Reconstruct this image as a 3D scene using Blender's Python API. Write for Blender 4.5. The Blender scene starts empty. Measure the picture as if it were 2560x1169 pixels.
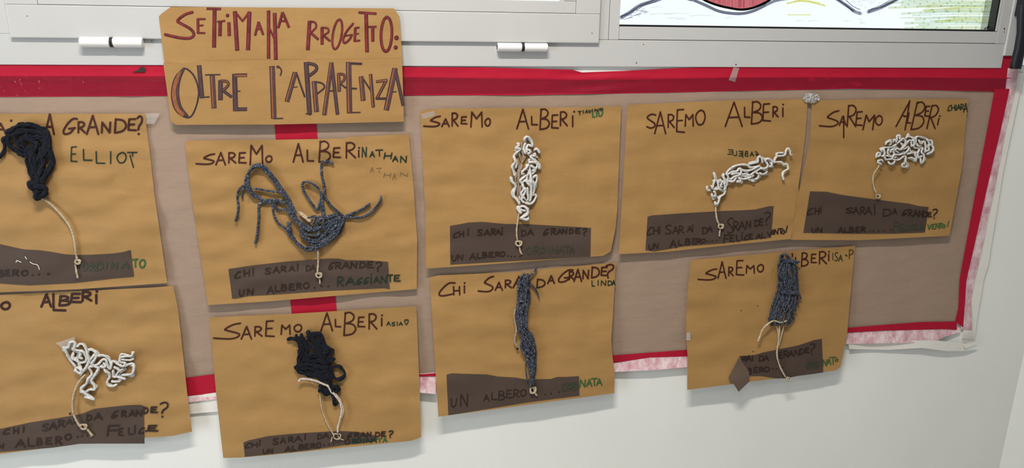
import bpy, bmesh, math, random
from mathutils import Vector, Matrix, noise

C = bpy.context.scene.collection
random.seed(7)
W_PX, H_PX = 2560.0, 1169.0
# ---------------------------------------------------------------- camera
F_PX = 1828.0
def _n(v):
    return Vector(v).normalized()
xw = _n((10000, -384, F_PX))                 # world +X seen from the camera (x right, y down, z forward)
dn = _n((-80, 6615, F_PX))                   # world -Z
nw = xw.cross(dn).normalized()               # world +Y (into the wall)
dn = nw.cross(xw).normalized()
CAM = Vector((0.0, -1.42, 1.42))
def to_world(c):
    return Vector((c.dot(xw), c.dot(nw), -c.dot(dn)))
cam_data = bpy.data.cameras.new('camera')
cam = bpy.data.objects.new('camera', cam_data)
C.objects.link(cam)
cam_data.sensor_fit = 'HORIZONTAL'
cam_data.sensor_width = 36.0
cam_data.lens = F_PX / W_PX * 36.0
cam_data.clip_start = 0.02
ax, ay, az = to_world(Vector((1, 0, 0))), to_world(Vector((0, -1, 0))), to_world(Vector((0, 0, -1)))
cam.matrix_world = Matrix(((ax.x, ay.x, az.x, CAM.x), (ax.y, ay.y, az.y, CAM.y), (ax.z, ay.z, az.z, CAM.z), (0, 0, 0, 1)))
bpy.context.scene.camera = cam
# ---------------------------------------------------------------- world, lamps, exposure
SC = bpy.context.scene
SC.view_settings.view_transform = 'Standard'
SC.view_settings.look = 'None'
SC.view_settings.gamma = 1.0
SC.view_settings.use_curve_mapping = False
SC.view_settings.exposure = 0.0
wd = bpy.data.worlds.new('daylight')
SC.world = wd
wd.use_nodes = True
wb = wd.node_tree.nodes['Background']
wb.inputs[0].default_value = (0.93, 0.97, 1.0, 1)
wb.inputs[1].default_value = 1.15
CEIL = 2.85
LAMPS = [  # x, y, length, width, watts, colour
    (-0.10, -1.12, 0.7, 0.08, 50.0, (1.0, 0.93, 0.83)),
    (-0.7, -2.2, 0.9, 0.3, 8.0, (1.0, 0.96, 0.90)),  # added out of view as frontal fill
]
# added bluish fill light at the unseen left wall, which has no opening
_side_fill = bpy.data.lights.new('added_side_fill', 'AREA')
_side_fill.shape = 'RECTANGLE'; _side_fill.size = 1.0; _side_fill.size_y = 1.8; _side_fill.energy = 36.0; _side_fill.color = (0.84, 0.94, 1.0)
_so = bpy.data.objects.new('added_side_fill', _side_fill); C.objects.link(_so)
_so.location = (-2.35, -1.5, 1.0); _so.rotation_euler = (math.radians(90), 0, math.radians(-90))
# ---------------------------------------------------------------- projection of a pixel on a plane parallel to the wall
def P(px, py, d=0.0):
    r = to_world(Vector(((px - W_PX / 2) / F_PX, (py - H_PX / 2) / F_PX, 1.0)))
    t = (-d - CAM.y) / r.y
    return CAM + r * t
PX = 0.00079   # metres per pixel near the centre

# ---------------------------------------------------------------- materials
def srgb(r, g, b):
    f = lambda c: (c / 255 / 12.92) if c <= 10 else ((c / 255 + 0.055) / 1.055) ** 2.4
    return (f(r), f(g), f(b), 1)
def new_mat(name):
    m = bpy.data.materials.new(name)
    m.use_nodes = True
    nt = m.node_tree
    return m, nt, nt.nodes['Principled BSDF']
def noise_node(nt, scale, detail=3, rough=0.6, vec=None):
    n = nt.nodes.new('ShaderNodeTexNoise')
    n.inputs['Scale'].default_value = scale
    n.inputs['Detail'].default_value = detail
    n.inputs['Roughness'].default_value = rough
    if vec is not None:
        nt.links.new(vec, n.inputs['Vector'])
    return n
def coords(nt, kind='Object', scale=(1, 1, 1)):
    tc = nt.nodes.new('ShaderNodeTexCoord')
    mp = nt.nodes.new('ShaderNodeMapping')
    mp.inputs['Scale'].default_value = scale
    nt.links.new(tc.outputs[kind], mp.inputs['Vector'])
    return mp.outputs['Vector']
def ramp(nt, fac, stops):
    r = nt.nodes.new('ShaderNodeValToRGB')
    while len(r.color_ramp.elements) < len(stops):
        r.color_ramp.elements.new(0.5)
    for e, (p, c) in zip(r.color_ramp.elements, stops):
        e.position = p
        e.color = c
    nt.links.new(fac, r.inputs['Fac'])
    return r.outputs['Color']
def mul(c, k):
    return (c[0] * k, c[1] * k, c[2] * k, 1)
def paper_mat(name, col, rough=0.62, var=0.12, wrinkle=0.35, spec=0.35, fibre=0.12):
    m, nt, b = new_mat(name)
    v = coords(nt)
    n1 = noise_node(nt, 900, 2, 0.7, v)
    n2 = noise_node(nt, 14, 4, 0.6, v)
    mix = nt.nodes.new('ShaderNodeMath'); mix.operation = 'MULTIPLY_ADD'
    nt.links.new(n2.outputs['Fac'], mix.inputs[0]); mix.inputs[1].default_value = 0.45
    sc = nt.nodes.new('ShaderNodeMath'); sc.operation = 'MULTIPLY'; sc.inputs[1].default_value = 0.55
    nt.links.new(n1.outputs['Fac'], sc.inputs[0]); nt.links.new(sc.outputs[0], mix.inputs[2])
    c = ramp(nt, mix.outputs[0], [(0.3, mul(col, 1 - var)), (0.7, mul(col, 1 + var))])
    nt.links.new(c, b.inputs['Base Color'])
    b.inputs['Roughness'].default_value = rough
    b.inputs['Specular IOR Level'].default_value = spec
    n3 = noise_node(nt, 22, 3, 0.5, coords(nt, 'Object', (0.7, 1, 1.6)))
    b1 = nt.nodes.new('ShaderNodeBump'); b1.inputs['Strength'].default_value = wrinkle; b1.inputs['Distance'].default_value = 0.004
    nt.links.new(n3.outputs['Fac'], b1.inputs['Height'])
    b2 = nt.nodes.new('ShaderNodeBump'); b2.inputs['Strength'].default_value = fibre; b2.inputs['Distance'].default_value = 0.0004
    nt.links.new(n1.outputs['Fac'], b2.inputs['Height']); nt.links.new(b1.outputs[0], b2.inputs['Normal'])
    nt.links.new(b2.outputs[0], b.inputs['Normal'])
    return m
def plain_mat(name, col, rough=0.5, spec=0.4, var=0.06, scale=60, bump=0.0):
    m, nt, b = new_mat(name)
    n1 = noise_node(nt, scale, 3, 0.6, coords(nt))
    c = ramp(nt, n1.outputs['Fac'], [(0.3, mul(col, 1 - var)), (0.7, mul(col, 1 + var))])
    nt.links.new(c, b.inputs['Base Color'])
    b.inputs['Roughness'].default_value = rough
    b.inputs['Specular IOR Level'].default_value = spec
    if bump:
        bp = nt.nodes.new('ShaderNodeBump'); bp.inputs['Strength'].default_value = bump; bp.inputs['Distance'].default_value = 0.002
        nt.links.new(n1.outputs['Fac'], bp.inputs['Height']); nt.links.new(bp.outputs[0], b.inputs['Normal'])
    return m
def yarn_mat(name, stops, along=220.0, around=2.2, bump=0.6, sheen=0.05):
    m, nt, b = new_mat(name)
    v = coords(nt, 'UV', (around, along, 1))
    n1 = noise_node(nt, 1.0, 2, 0.7, v)
    c = ramp(nt, n1.outputs['Fac'], stops)
    nt.links.new(c, b.inputs['Base Color'])
    b.inputs['Roughness'].default_value = 0.9
    b.inputs['Specular IOR Level'].default_value = 0.15
    b.inputs['Sheen Weight'].default_value = sheen
    n2 = noise_node(nt, 1.0, 2, 0.6, coords(nt, 'UV', (7, 500, 1)))
    bp = nt.nodes.new('ShaderNodeBump'); bp.inputs['Strength'].default_value = bump; bp.inputs['Distance'].default_value = 0.0008
    nt.links.new(n2.outputs['Fac'], bp.inputs['Height']); nt.links.new(bp.outputs[0], b.inputs['Normal'])
    return m
def tissue_mat(name, c0, c1):
    m, nt, b = new_mat(name)
    n1 = noise_node(nt, 55, 5, 0.7, coords(nt, 'Object', (1, 1, 0.6)))
    c = ramp(nt, n1.outputs['Fac'], [(0.36, c0), (0.62, c1)])
    nt.links.new(c, b.inputs['Base Color'])
    b.inputs['Roughness'].default_value = 0.6
    bp = nt.nodes.new('ShaderNodeBump'); bp.inputs['Strength'].default_value = 0.5; bp.inputs['Distance'].default_value = 0.002
    nt.links.new(n1.outputs['Fac'], bp.inputs['Height']); nt.links.new(bp.outputs[0], b.inputs['Normal'])
    return m
def clear_mat(name, tint, gloss, rough=0.12, bump=0.0, scale=90, haze=0.0):
    m = bpy.data.materials.new(name); m.use_nodes = True
    nt = m.node_tree; nt.nodes.clear()
    out = nt.nodes.new('ShaderNodeOutputMaterial')
    tr = nt.nodes.new('ShaderNodeBsdfTransparent'); tr.inputs[0].default_value = tint
    gl = nt.nodes.new('ShaderNodeBsdfGlossy'); gl.inputs['Roughness'].default_value = rough
    mx = nt.nodes.new('ShaderNodeMixShader'); mx.inputs[0].default_value = gloss
    nt.links.new(tr.outputs[0], mx.inputs[1]); nt.links.new(gl.outputs[0], mx.inputs[2]); 
    df = nt.nodes.new('ShaderNodeBsdfDiffuse'); df.inputs[0].default_value = (0.85, 0.80, 0.78, 1)
    m2 = nt.nodes.new('ShaderNodeMixShader'); m2.inputs[0].default_value = haze
    nt.links.new(mx.outputs[0], m2.inputs[1]); nt.links.new(df.outputs[0], m2.inputs[2]); nt.links.new(m2.outputs[0], out.inputs[0])
    if bump:
        n1 = noise_node(nt, scale, 3, 0.6, coords(nt))
        bp = nt.nodes.new('ShaderNodeBump'); bp.inputs['Strength'].default_value = bump; bp.inputs['Distance'].default_value = 0.003
        nt.links.new(n1.outputs['Fac'], bp.inputs['Height']); nt.links.new(bp.outputs[0], gl.inputs['Normal'])
    return m
def wall_mat(name, col):
    m, nt, b = new_mat(name)
    n1 = noise_node(nt, 260, 4, 0.65, coords(nt))
    n2 = noise_node(nt, 3, 2, 0.5, coords(nt))
    c = ramp(nt, n2.outputs['Fac'], [(0.3, mul(col, 0.97)), (0.7, mul(col, 1.02))])
    nt.links.new(c, b.inputs['Base Color'])
    b.inputs['Roughness'].default_value = 0.75
    b.inputs['Specular IOR Level'].default_value = 0.2
    bp = nt.nodes.new('ShaderNodeBump'); bp.inputs['Strength'].default_value = 0.15; bp.inputs['Distance'].default_value = 0.001
    nt.links.new(n1.outputs['Fac'], bp.inputs['Height']); nt.links.new(bp.outputs[0], b.inputs['Normal'])
    return m

M = {}
M['kraft'] = paper_mat('kraft_paper', (0.37, 0.210, 0.073, 1))
M['backing'] = paper_mat('mauve_packing_paper', (0.345, 0.248, 0.190, 1), 0.55, 0.08, 0.5, 0.25)
M['strip'] = paper_mat('dark_brown_card', (0.070, 0.046, 0.036, 1), 0.7, 0.1, 0.15)
M['flap'] = paper_mat('card_reverse', (0.13, 0.088, 0.066, 1), 0.7, 0.1, 0.15)
M['red'] = paper_mat('red_crepe_paper', (0.43, 0.010, 0.034, 1), 0.6, 0.12, 0.35, 0.15)
M['pink'] = tissue_mat('pink_tissue', (0.55, 0.27, 0.32, 1), (0.80, 0.64, 0.67, 1))
M['lining'] = paper_mat('white_lining_paper', (0.82, 0.80, 0.76, 1), 0.6, 0.04, 0.3)
M['ink_brown'] = plain_mat('brown_marker', (0.055, 0.012, 0.007, 1), 0.55, 0.3, 0.2, 300)
M['ink_thick'] = plain_mat('dark_brown_marker', (0.035, 0.009, 0.006, 1), 0.55, 0.3, 0.2, 300)
M['ink_card'] = plain_mat('marker_on_card', (0.030, 0.016, 0.012, 1), 0.5, 0.3, 0.2, 300)
M['ink_green'] = plain_mat('green_marker', (0.038, 0.105, 0.034, 1), 0.55, 0.3, 0.2, 300)
M['ink_darkgreen'] = plain_mat('dark_green_marker', (0.014, 0.028, 0.017, 1), 0.55, 0.3, 0.2, 300)
M['ink_faint'] = plain_mat('green_marker_on_card', (0.044, 0.050, 0.032, 1), 0.6, 0.3, 0.2, 300)
M['pencil'] = plain_mat('pencil', (0.20, 0.125, 0.055, 1), 0.6, 0.3, 0.2, 300)
M['maroon_dark'] = plain_mat('maroon_outline', (0.075, 0.010, 0.014, 1), 0.5, 0.3, 0.2, 200)
M['maroon'] = plain_mat('maroon_fill', (0.175, 0.020, 0.026, 1), 0.5, 0.3, 0.35, 90)
M['purple'] = plain_mat('purple_outline', (0.050, 0.026, 0.030, 1), 0.5, 0.3, 0.2, 200)
M['violet'] = plain_mat('violet_fill', (0.085, 0.045, 0.052, 1), 0.5, 0.3, 0.2, 150)
M['orange'] = plain_mat('orange_fill', (0.29, 0.098, 0.040, 1), 0.5, 0.3, 0.2, 120)
M['white_yarn'] = yarn_mat('white_wool', [(0.3, (0.46, 0.45, 0.44, 1)), (0.65, (0.72, 0.71, 0.69, 1))], 160, 3.0, 1.0)
M['navy_yarn'] = yarn_mat('navy_roving', [(0.3, (0.004, 0.005, 0.009, 1)), (0.6, (0.010, 0.012, 0.020, 1)), (0.8, (0.030, 0.030, 0.038, 1))], 60, 5.0)
M['heather_yarn'] = yarn_mat('heather_wool', [(0.36, (0.016, 0.021, 0.036, 1)), (0.53, (0.050, 0.060, 0.088, 1)), (0.63, (0.15, 0.16, 0.18, 1)), (0.74, (0.50, 0.48, 0.45, 1))], 150, 3.4)
M['tan_yarn'] = yarn_mat('tan_wool', [(0.3, (0.22, 0.15, 0.10, 1)), (0.7, (0.46, 0.36, 0.27, 1))], 120, 2.0)
M['cord'] = yarn_mat('cream_cord', [(0.3, (0.32, 0.245, 0.165, 1)), (0.65, (0.58, 0.48, 0.35, 1))], 160, 2.0)
M['string'] = yarn_mat('pale_string', [(0.3, (0.40, 0.33, 0.28, 1)), (0.65, (0.66, 0.58, 0.52, 1))], 160, 2.0)
M['wall'] = wall_mat('white_wall_paint', (0.85, 0.865, 0.85, 1))
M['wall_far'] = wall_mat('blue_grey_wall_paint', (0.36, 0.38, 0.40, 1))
M['floor'] = plain_mat('floor_tiles', (0.45, 0.42, 0.38, 1), 0.5, 0.4, 0.08, 8)
M['frame'] = plain_mat('white_window_lacquer', (0.535, 0.535, 0.54, 1), 0.38, 0.45, 0.015, 9)
M['gap'] = plain_mat('frame_joint', (0.20, 0.20, 0.20, 1), 0.7, 0.2)
M['black'] = plain_mat('black_rubber', (0.012, 0.013, 0.016, 1), 0.45, 0.4)
M['handle'] = plain_mat('black_handle', (0.010, 0.012, 0.018, 1), 0.42, 0.45)
M['hinge'] = plain_mat('white_hinge', (0.86, 0.86, 0.86, 1), 0.3, 0.5, 0.01)
M['glass'] = clear_mat('window_glass', (0.97, 0.99, 0.98, 1), 0.04, 0.02)
M['tape'] = clear_mat('clear_tape', (0.97, 0.97, 0.97, 1), 0.06, 0.22, 0.5, 60, 0.16)
M['tape_gloss'] = clear_mat('glossy_tape', (0.88, 0.86, 0.90, 1), 0.022, 0.08, 0.8, 60)
M['crumple'] = clear_mat('crumpled_tape', (0.85, 0.88, 0.92, 1), 0.45, 0.25, 0.6, 60, 0.3)
M['dirt'] = plain_mat('dark_speck', (0.03, 0.025, 0.02, 1), 0.8)
def paint_mat(name, c):
    return clear_mat(name, c, 0.02, 0.4)
M['p_red'] = paint_mat('red_glass_paint', (0.80, 0.40, 0.43, 1))
M['p_pink'] = paint_mat('pink_glass_paint', (0.80, 0.66, 0.66, 1))
M['p_dark'] = paint_mat('dark_glass_outline', (0.030, 0.006, 0.010, 1))
M['p_grey'] = paint_mat('grey_glass_paint', (0.36, 0.35, 0.42, 1))
M['p_pale'] = paint_mat('pale_grey_glass_paint', (0.60, 0.61, 0.67, 1))
M['p_green'] = paint_mat('pale_green_glass_paint', (0.70, 0.75, 0.65, 1))
_nt = M['p_green'].node_tree
_v = coords(_nt, 'Object', (2.0, 1, 26))
_f = ramp(_nt, noise_node(_nt, 3.0, 3, 0.5, _v).outputs['Fac'], [(0.25, (0.86, 0.94, 0.88, 1)), (0.5, (0.74, 0.82, 0.70, 1)), (0.75, (0.80, 0.80, 0.55, 1))])
_nt.links.new(_f, [n for n in _nt.nodes if n.type == 'BSDF_TRANSPARENT'][0].inputs[0])
M['p_yellow'] = paint_mat('yellow_glass_paint', (0.86, 0.83, 0.42, 1))

# ---------------------------------------------------------------- object helpers
def new_obj(name, bm, mat, parent=None, smooth=False):
    me = bpy.data.meshes.new(name)
    if parent is not None:
        off = world_loc(parent)
        bmesh.ops.translate(bm, verts=bm.verts, vec=-off)
    bm.normal_update()
    bm.to_mesh(me); bm.free()
    me.materials.append(mat)
    if smooth:
        for p in me.polygons:
            p.use_smooth = True
        me.set_sharp_from_angle(angle=0.9)
    o = bpy.data.objects.new(name, me)
    C.objects.link(o)
    if parent is not None:
        o.parent = parent
    return o
def world_loc(o):
    v = Vector((0, 0, 0))
    while o is not None:
        v += o.location
        o = o.parent
    return v
def empty(name, loc, label=None, cat=None, group=None, kind=None):
    o = bpy.data.objects.new(name, None)
    o.empty_display_size = 0.05
    C.objects.link(o)
    o.location = loc
    tag(o, label, cat, group, kind)
    return o
def tag(o, label=None, cat=None, group=None, kind=None):
    if label: o['label'] = label
    if cat: o['category'] = cat
    if group: o['group'] = group
    if kind: o['kind'] = kind
    return o
def box(bm, x0, x1, y0, y1, z0, z1, bev=0.0):
    r = bmesh.ops.create_cube(bm, size=1.0)
    vs = r['verts']
    for v in vs:
        v.co = Vector(((x0 + x1) / 2 + v.co.x * (x1 - x0), (y0 + y1) / 2 + v.co.y * (y1 - y0), (z0 + z1) / 2 + v.co.z * (z1 - z0)))
    if bev:
        es = list({e for v in vs for e in v.link_edges})
        bmesh.ops.bevel(bm, geom=es, offset=bev, segments=2, affect='EDGES', profile=0.6)
def catmull(pts, step):
    if len(pts) < 3:
        out = []
        (a, b) = pts[0], pts[-1]
        n = max(1, int(math.dist(a[:2], b[:2]) / step))
        return [tuple(a[k] + (b[k] - a[k]) * i / n for k in range(len(a))) for i in range(n + 1)]
    P0 = [pts[0]] + list(pts) + [pts[-1]]
    out = []
    for i in range(1, len(P0) - 2):
        a, b, c, d = P0[i - 1], P0[i], P0[i + 1], P0[i + 2]
        n = max(2, int(math.dist(b[:2], c[:2]) / step))
        for k in range(n):
            t = k / n
            out.append(tuple(0.5 * (2 * b[j] + (c[j] - a[j]) * t + (2 * a[j] - 5 * b[j] + 4 * c[j] - d[j]) * t * t + (-a[j] + 3 * b[j] - 3 * c[j] + d[j]) * t ** 3) for j in range(len(b))))
    out.append(tuple(pts[-1]))
    return out
class View:                                   # reads coordinates measured in an enlarged crop of the photograph
    def __init__(s, ox, oy, k):
        s.ox, s.oy, s.k = ox, oy, k
    def __call__(s, p):
        return (s.ox + p[0] / s.k, s.oy + p[1] / s.k)
    def l(s, pts):
        return [s(p) for p in pts]
# sheets -----------------------------------------------------------
def poly_at(pl, t):
    L = [0.0]
    for a, b in zip(pl, pl[1:]):
        L.append(L[-1] + math.dist(a, b))
    s = t * L[-1]
    for i in range(len(pl) - 1):
        if s <= L[i + 1] + 1e-9:
            q = (s - L[i]) / max(1e-9, L[i + 1] - L[i])
            return (pl[i][0] + (pl[i + 1][0] - pl[i][0]) * q, pl[i][1] + (pl[i + 1][1] - pl[i][1]) * q)
    return pl[-1]
def fracs(pl):
    L = [0.0]
    for a, b in zip(pl, pl[1:]):
        L.append(L[-1] + math.dist(a, b))
    return [x / L[-1] for x in L]
def patch(top, bot, d, left=None, right=None, step=9.0, thick=0.0004, bm=None):
    """a sheet of paper bounded by four polylines given in pixels, lying d(px,py) metres in front of the wall, with a front and a back"""
    bm = bm or bmesh.new()
    left = left or [top[0], bot[0]]
    right = right or [top[-1], bot[-1]]
    w = max(math.dist(top[0], top[-1]), math.dist(bot[0], bot[-1])); h = max(math.dist(left[0], left[-1]), math.dist(right[0], right[-1]))
    nu, nv = max(1, int(w / step)), max(1, int(h / step))
    def merge(n, *pls):
        s = set(round(i / n, 5) for i in range(n + 1))
        for pl in pls:
            for f in fracs(pl):
                s.add(round(f, 5))
        s = sorted(s); o = [s[0]]
        for x in s[1:]:
            if x - o[-1] > 1e-4: o.append(x)
        o[-1] = 1.0
        return o
    us, vs = merge(nu, top, bot), merge(nv, left, right)
    F, B = [], []
    for v in vs:
        Lp, Rp = poly_at(left, v), poly_at(right, v)
        fr, br = [], []
        for u in us:
            T, Bo = poly_at(top, u), poly_at(bot, u)
            q = []
            for k in (0, 1):
                bl = (1 - u) * (1 - v) * top[0][k] + u * (1 - v) * top[-1][k] + (1 - u) * v * bot[0][k] + u * v * bot[-1][k]
                q.append((1 - v) * T[k] + v * Bo[k] + (1 - u) * Lp[k] + u * Rp[k] - bl)
            dd = d(q[0], q[1]) if callable(d) else d
            p = P(q[0], q[1], dd)
            fr.append(bm.verts.new(p)); br.append(bm.verts.new(p + Vector((0, thick, 0))))
        F.append(fr); B.append(br)
    nV, nU = len(vs), len(us)
    for j in range(nV - 1):
        for i in range(nU - 1):
            bm.faces.new((F[j][i], F[j + 1][i], F[j + 1][i + 1], F[j][i + 1]))
            bm.faces.new((B[j][i], B[j][i + 1], B[j + 1][i + 1], B[j + 1][i]))
    for j in range(nV - 1):
        bm.faces.new((F[j][0], B[j][0], B[j + 1][0], F[j + 1][0]))
        bm.faces.new((F[j][-1], F[j + 1][-1], B[j + 1][-1], B[j][-1]))
    for i in range(nU - 1):
        bm.faces.new((F[0][i], F[0][i + 1], B[0][i + 1], B[0][i]))
        bm.faces.new((F[-1][i], B[-1][i], B[-1][i + 1], F[-1][i + 1]))
    return bm
# ink --------------------------------------------------------------
LAYER = [0.0]
def ribbon(bm, pts, w, d, taper=0.0, caps=True):
    """a pen stroke of width w pixels through pts, lying on the paper at depth d"""
    def pt(x, y):
        return bm.verts.new(P(x, y, d(x, y) + LAYER[0]))
    n = len(pts)
    for i in range(n):
        LAYER[0] = (LAYER[0] + 3e-6) % 1.8e-4          # strokes overlap: later ink lies on earlier ink
        x, y = pts[i]
        ww = w * (1 - taper * i / max(1, n - 1)) / 2
        try:
            if not caps and i in (0, n - 1): raise ValueError
            bm.faces.new([pt(x + ww * math.cos(-a * math.pi / 4), y + ww * math.sin(-a * math.pi / 4)) for a in range(8)])
        except ValueError:
            pass
        if i + 1 < n:
            x2, y2 = pts[i + 1]
            L = math.hypot(x2 - x, y2 - y)
            if L < 1e-6: continue
            w2 = w * (1 - taper * (i + 1) / max(1, n - 1)) / 2
            LAYER[0] = (LAYER[0] + 3e-6) % 1.8e-4
            nx, ny = -(y2 - y) / L, (x2 - x) / L
            bm.faces.new([pt(x - nx * ww, y - ny * ww), pt(x + nx * ww, y + ny * ww), pt(x2 + nx * w2, y2 + ny * w2), pt(x2 - nx * w2, y2 - ny * w2)])
def line_pts(a, b, step=5):
    n = max(1, int(math.dist(a, b) / step))
    return [(a[0] + (b[0] - a[0]) * i / n, a[1] + (b[1] - a[1]) * i / n) for i in range(n + 1)]
GL = {   # hand lettering: each stroke is ('l' straight | 'c' curved, points in the unit box, y down)
 'S': [('c', [(1, .08), (.6, .0), (.15, .14), (.08, .3), (.5, .5), (.92, .7), (.82, .92), (.4, 1), (0, .9)])],
 's': [('c', [(1, 0), (.72, .10), (.42, .38), (.50, .46), (.86, .62), (.97, .74), (.84, .92), (.55, 1), (0, .95)])],
 'A': [('l', [(0, 1), (.52, 0), (1, 1)]), ('l', [(.18, .64), (.8, .62)])],
 'R': [('l', [(.04, 1), (.06, 0)]), ('c', [(.06, .03), (.55, 0), (.92, .18), (.7, .44), (.1, .54)]), ('l', [(.2, .52), (1, 1)])],
 'P': [('l', [(.04, 1), (.06, 0)]), ('c', [(.06, .03), (.6, 0), (1, .2), (.7, .46), (.1, .54)])],
 'E': [('l', [(.9, 0), (.1, .02), (0, .97), (1, 1)]), ('l', [(.08, .5), (.75, .48)])],
 'F': [('l', [(1, 0), (.1, .03), (0, 1)]), ('l', [(.08, .48), (.8, .46)])],
 'M': [('l', [(0, 1), (.08, 0), (.5, .45), (.95, 0), (1, 1)])],
 'N': [('l', [(0, 1), (.06, 0), (.92, 1), (1, 0)])],
 'O': [('c', [(.55, 0), (.12, .22), (0, .6), (.3, .98), (.75, .92), (1, .5), (.85, .1), (.5, 0)])],
 'L': [('l', [(.05, 0), (.08, .98), (1, 1)])],
 'B': [('l', [(0, 1), (.12, 0)]), ('c', [(.08, .05), (.5, 0), (.85, .15), (.7, .36), (.15, .48)]), ('c', [(.15, .48), (.75, .52), (1, .72), (.7, .93), (0, 1)])],
 'i': [('l', [(.5, .32), (.5, 1)]), ('d', [(.6, .04)])],
 'I': [('l', [(.5, 0), (.5, 1)])],
 'H': [('l', [(0, 0), (.04, 1)]), ('l', [(.96, 0), (1, 1)]), ('l', [(.04, .52), (.98, .48)])],
 'C': [('c', [(1, .05), (.6, .08), (.15, .55), (0, .9), (.25, 1), (.9, .85)])],
 'D': [('l', [(0, 1), (.08, 0)]), ('c', [(.08, .02), (.75, .12), (1, .5), (.7, .85), (0, 1)])],
 'G': [('c', [(1, .02), (.7, .02), (.3, .36), (.02, .82), (.14, 1), (.5, .92), (.8, .62)]), ('l', [(.42, .66), (.86, .6)])],
 'U': [('c', [(0, 0), (.05, .75), (.35, 1), (.75, .8), (1, 0)])],
 'V': [('l', [(0, 0), (.45, 1), (1, 0)])],
 'T': [('l', [(0, .04), (1, 0)]), ('l', [(.5, .02), (.55, 1)])],
 'Z': [('l', [(0, .05), (1, 0), (.05, .95), (1, 1)])],
 '?': [('c', [(0, .12), (.5, 0), (.95, .1), (.85, .35), (.35, .55), (.2, .74)]), ('d', [(.25, .97)])],
 '!': [('l', [(.9, 0), (.3, .75)]), ('d', [(.15, .97)])],
 '.': [('d', [(.5, .5)])],
 'c': [('c', [(.4, 0), (0, .3), (.3, .7), (1, .8)])],
 'h': [('c', [(.5, .25), (.3, 0), (0, .25), (.15, .6), (.5, 1), (.9, .5), (1, .2), (.75, 0), (.5, .25)])],
}
def glyph(bm, ch, x0, y0, x1, y1, w, d, slant=0.0):
    for kind, pts in GL[ch]:
        q = [(x0 + (x1 - x0) * a + slant * (1 - b), y0 + (y1 - y0) * b) for a, b in pts]
        if kind == 'd':
            ribbon(bm, [q[0], (q[0][0] + 0.8, q[0][1] + 0.4)], w * 1.15, d)
        elif kind == 'c':
            ribbon(bm, catmull(q, 3.0), w, d)
        else:
            r = []
            for a, b in zip(q, q[1:]):
                r += line_pts(a, b)
            ribbon(bm, r, w, d)
def write(V, letters, w, d, bm=None):
    """letters: 'X x0 y0 x1 y1 [slant]' separated by '|', measured in view V"""
    bm = bm or bmesh.new()
    for it in letters.split('|'):
        f = it.split()
        if not f: continue
        v = [float(x) for x in f[1:]]
        if f[0] == '.':
            v = [v[0] - 4, v[1] - 4, v[0] + 4, v[1] + 4]
        a, b = V((v[0], v[1])), V((v[2], v[3]))
        glyph(bm, f[0], a[0], a[1], b[0], b[1], w, d, (v[4] / V.k) if len(v) > 4 else 0.0)
    return bm
# yarn -------------------------------------------------------------
def tube(bm, pts, r, nseg=8, twist=0.0, lobe=0.0, taper_end=False, rj=0.0):
    """a strand through 3-D points; its UV follows the twist"""
    uvl = bm.loops.layers.uv.verify()
    n = len(pts)
    if n < 2: return
    T = []
    for i in range(n):
        a, b = pts[max(0, i - 1)], pts[min(n - 1, i + 1)]
        t = (b - a)
        T.append(t.normalized() if t.length > 1e-9 else (T[-1] if T else Vector((0, 0, 1))))
    N = T[0].orthogonal().normalized()
    rings, S, s = [], [], 0.0
    s0 = random.random() * 3
    for i in range(n):
        if i:
            s += (pts[i] - pts[i - 1]).length
            N = (N - T[i] * N.dot(T[i]))
            N = N.normalized() if N.length > 1e-6 else T[i].orthogonal().normalized()
        Bn = T[i].cross(N)
        rr = r * (1 + rj * noise.noise(Vector((s * 90, s0 * 10, 0))))
        if i == 0 or i == n - 1: rr *= 0.55
        ph = twist * s
        rings.append([bm.verts.new(pts[i] + (N * math.cos(a) + Bn * math.sin(a)) * rr * (1 + lobe * math.cos(2 * (a - ph)))) for a in [2 * math.pi * k / nseg for k in range(nseg)]])
        S.append(s)
    for i in range(n - 1):
        for k in range(nseg):
            k2 = (k + 1) % nseg
            f = bm.faces.new((rings[i][k], rings[i][k2], rings[i + 1][k2], rings[i + 1][k]))
            f.smooth = True
            uv = [(k / nseg - twist * S[i] / 6.283, S[i]), ((k + 1) / nseg - twist * S[i] / 6.283, S[i]), ((k + 1) / nseg - twist * S[i + 1] / 6.283, S[i + 1]), (k / nseg - twist * S[i + 1] / 6.283, S[i + 1])]
            for lp, q in zip(f.loops, uv):
                lp[uvl].uv = (q[0] + s0, q[1] + s0)
    for ring, rev in ((rings[0], True), (rings[-1], False)):
        bm.faces.new(list(reversed(ring)) if rev else ring)
def strand(bm, V, pts, r_px, d, lift=3.0, wob=2.5, step=3.0, seed=None, jit=0.0, **kw):
    """a strand traced in view V lying on the sheet; lift and wob in millimetres above the paper"""
    sd = seed if seed is not None else random.random() * 100
    q = [V(p) for p in pts]
    if jit:
        q = [(x + random.gauss(0, jit), y + random.gauss(0, jit)) for x, y in q]
    c = catmull(q, step)
    r = r_px * PX
    out = []
    for i, (x, y) in enumerate(c):
        w = lift + wob * noise.noise(Vector((i * step / 22.0, sd, sd * 0.37)))
        out.append(P(x, y, d(x, y) + r + 0.0004 + max(0.0, w) * 0.001))
    tube(bm, out, r, **kw)
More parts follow.
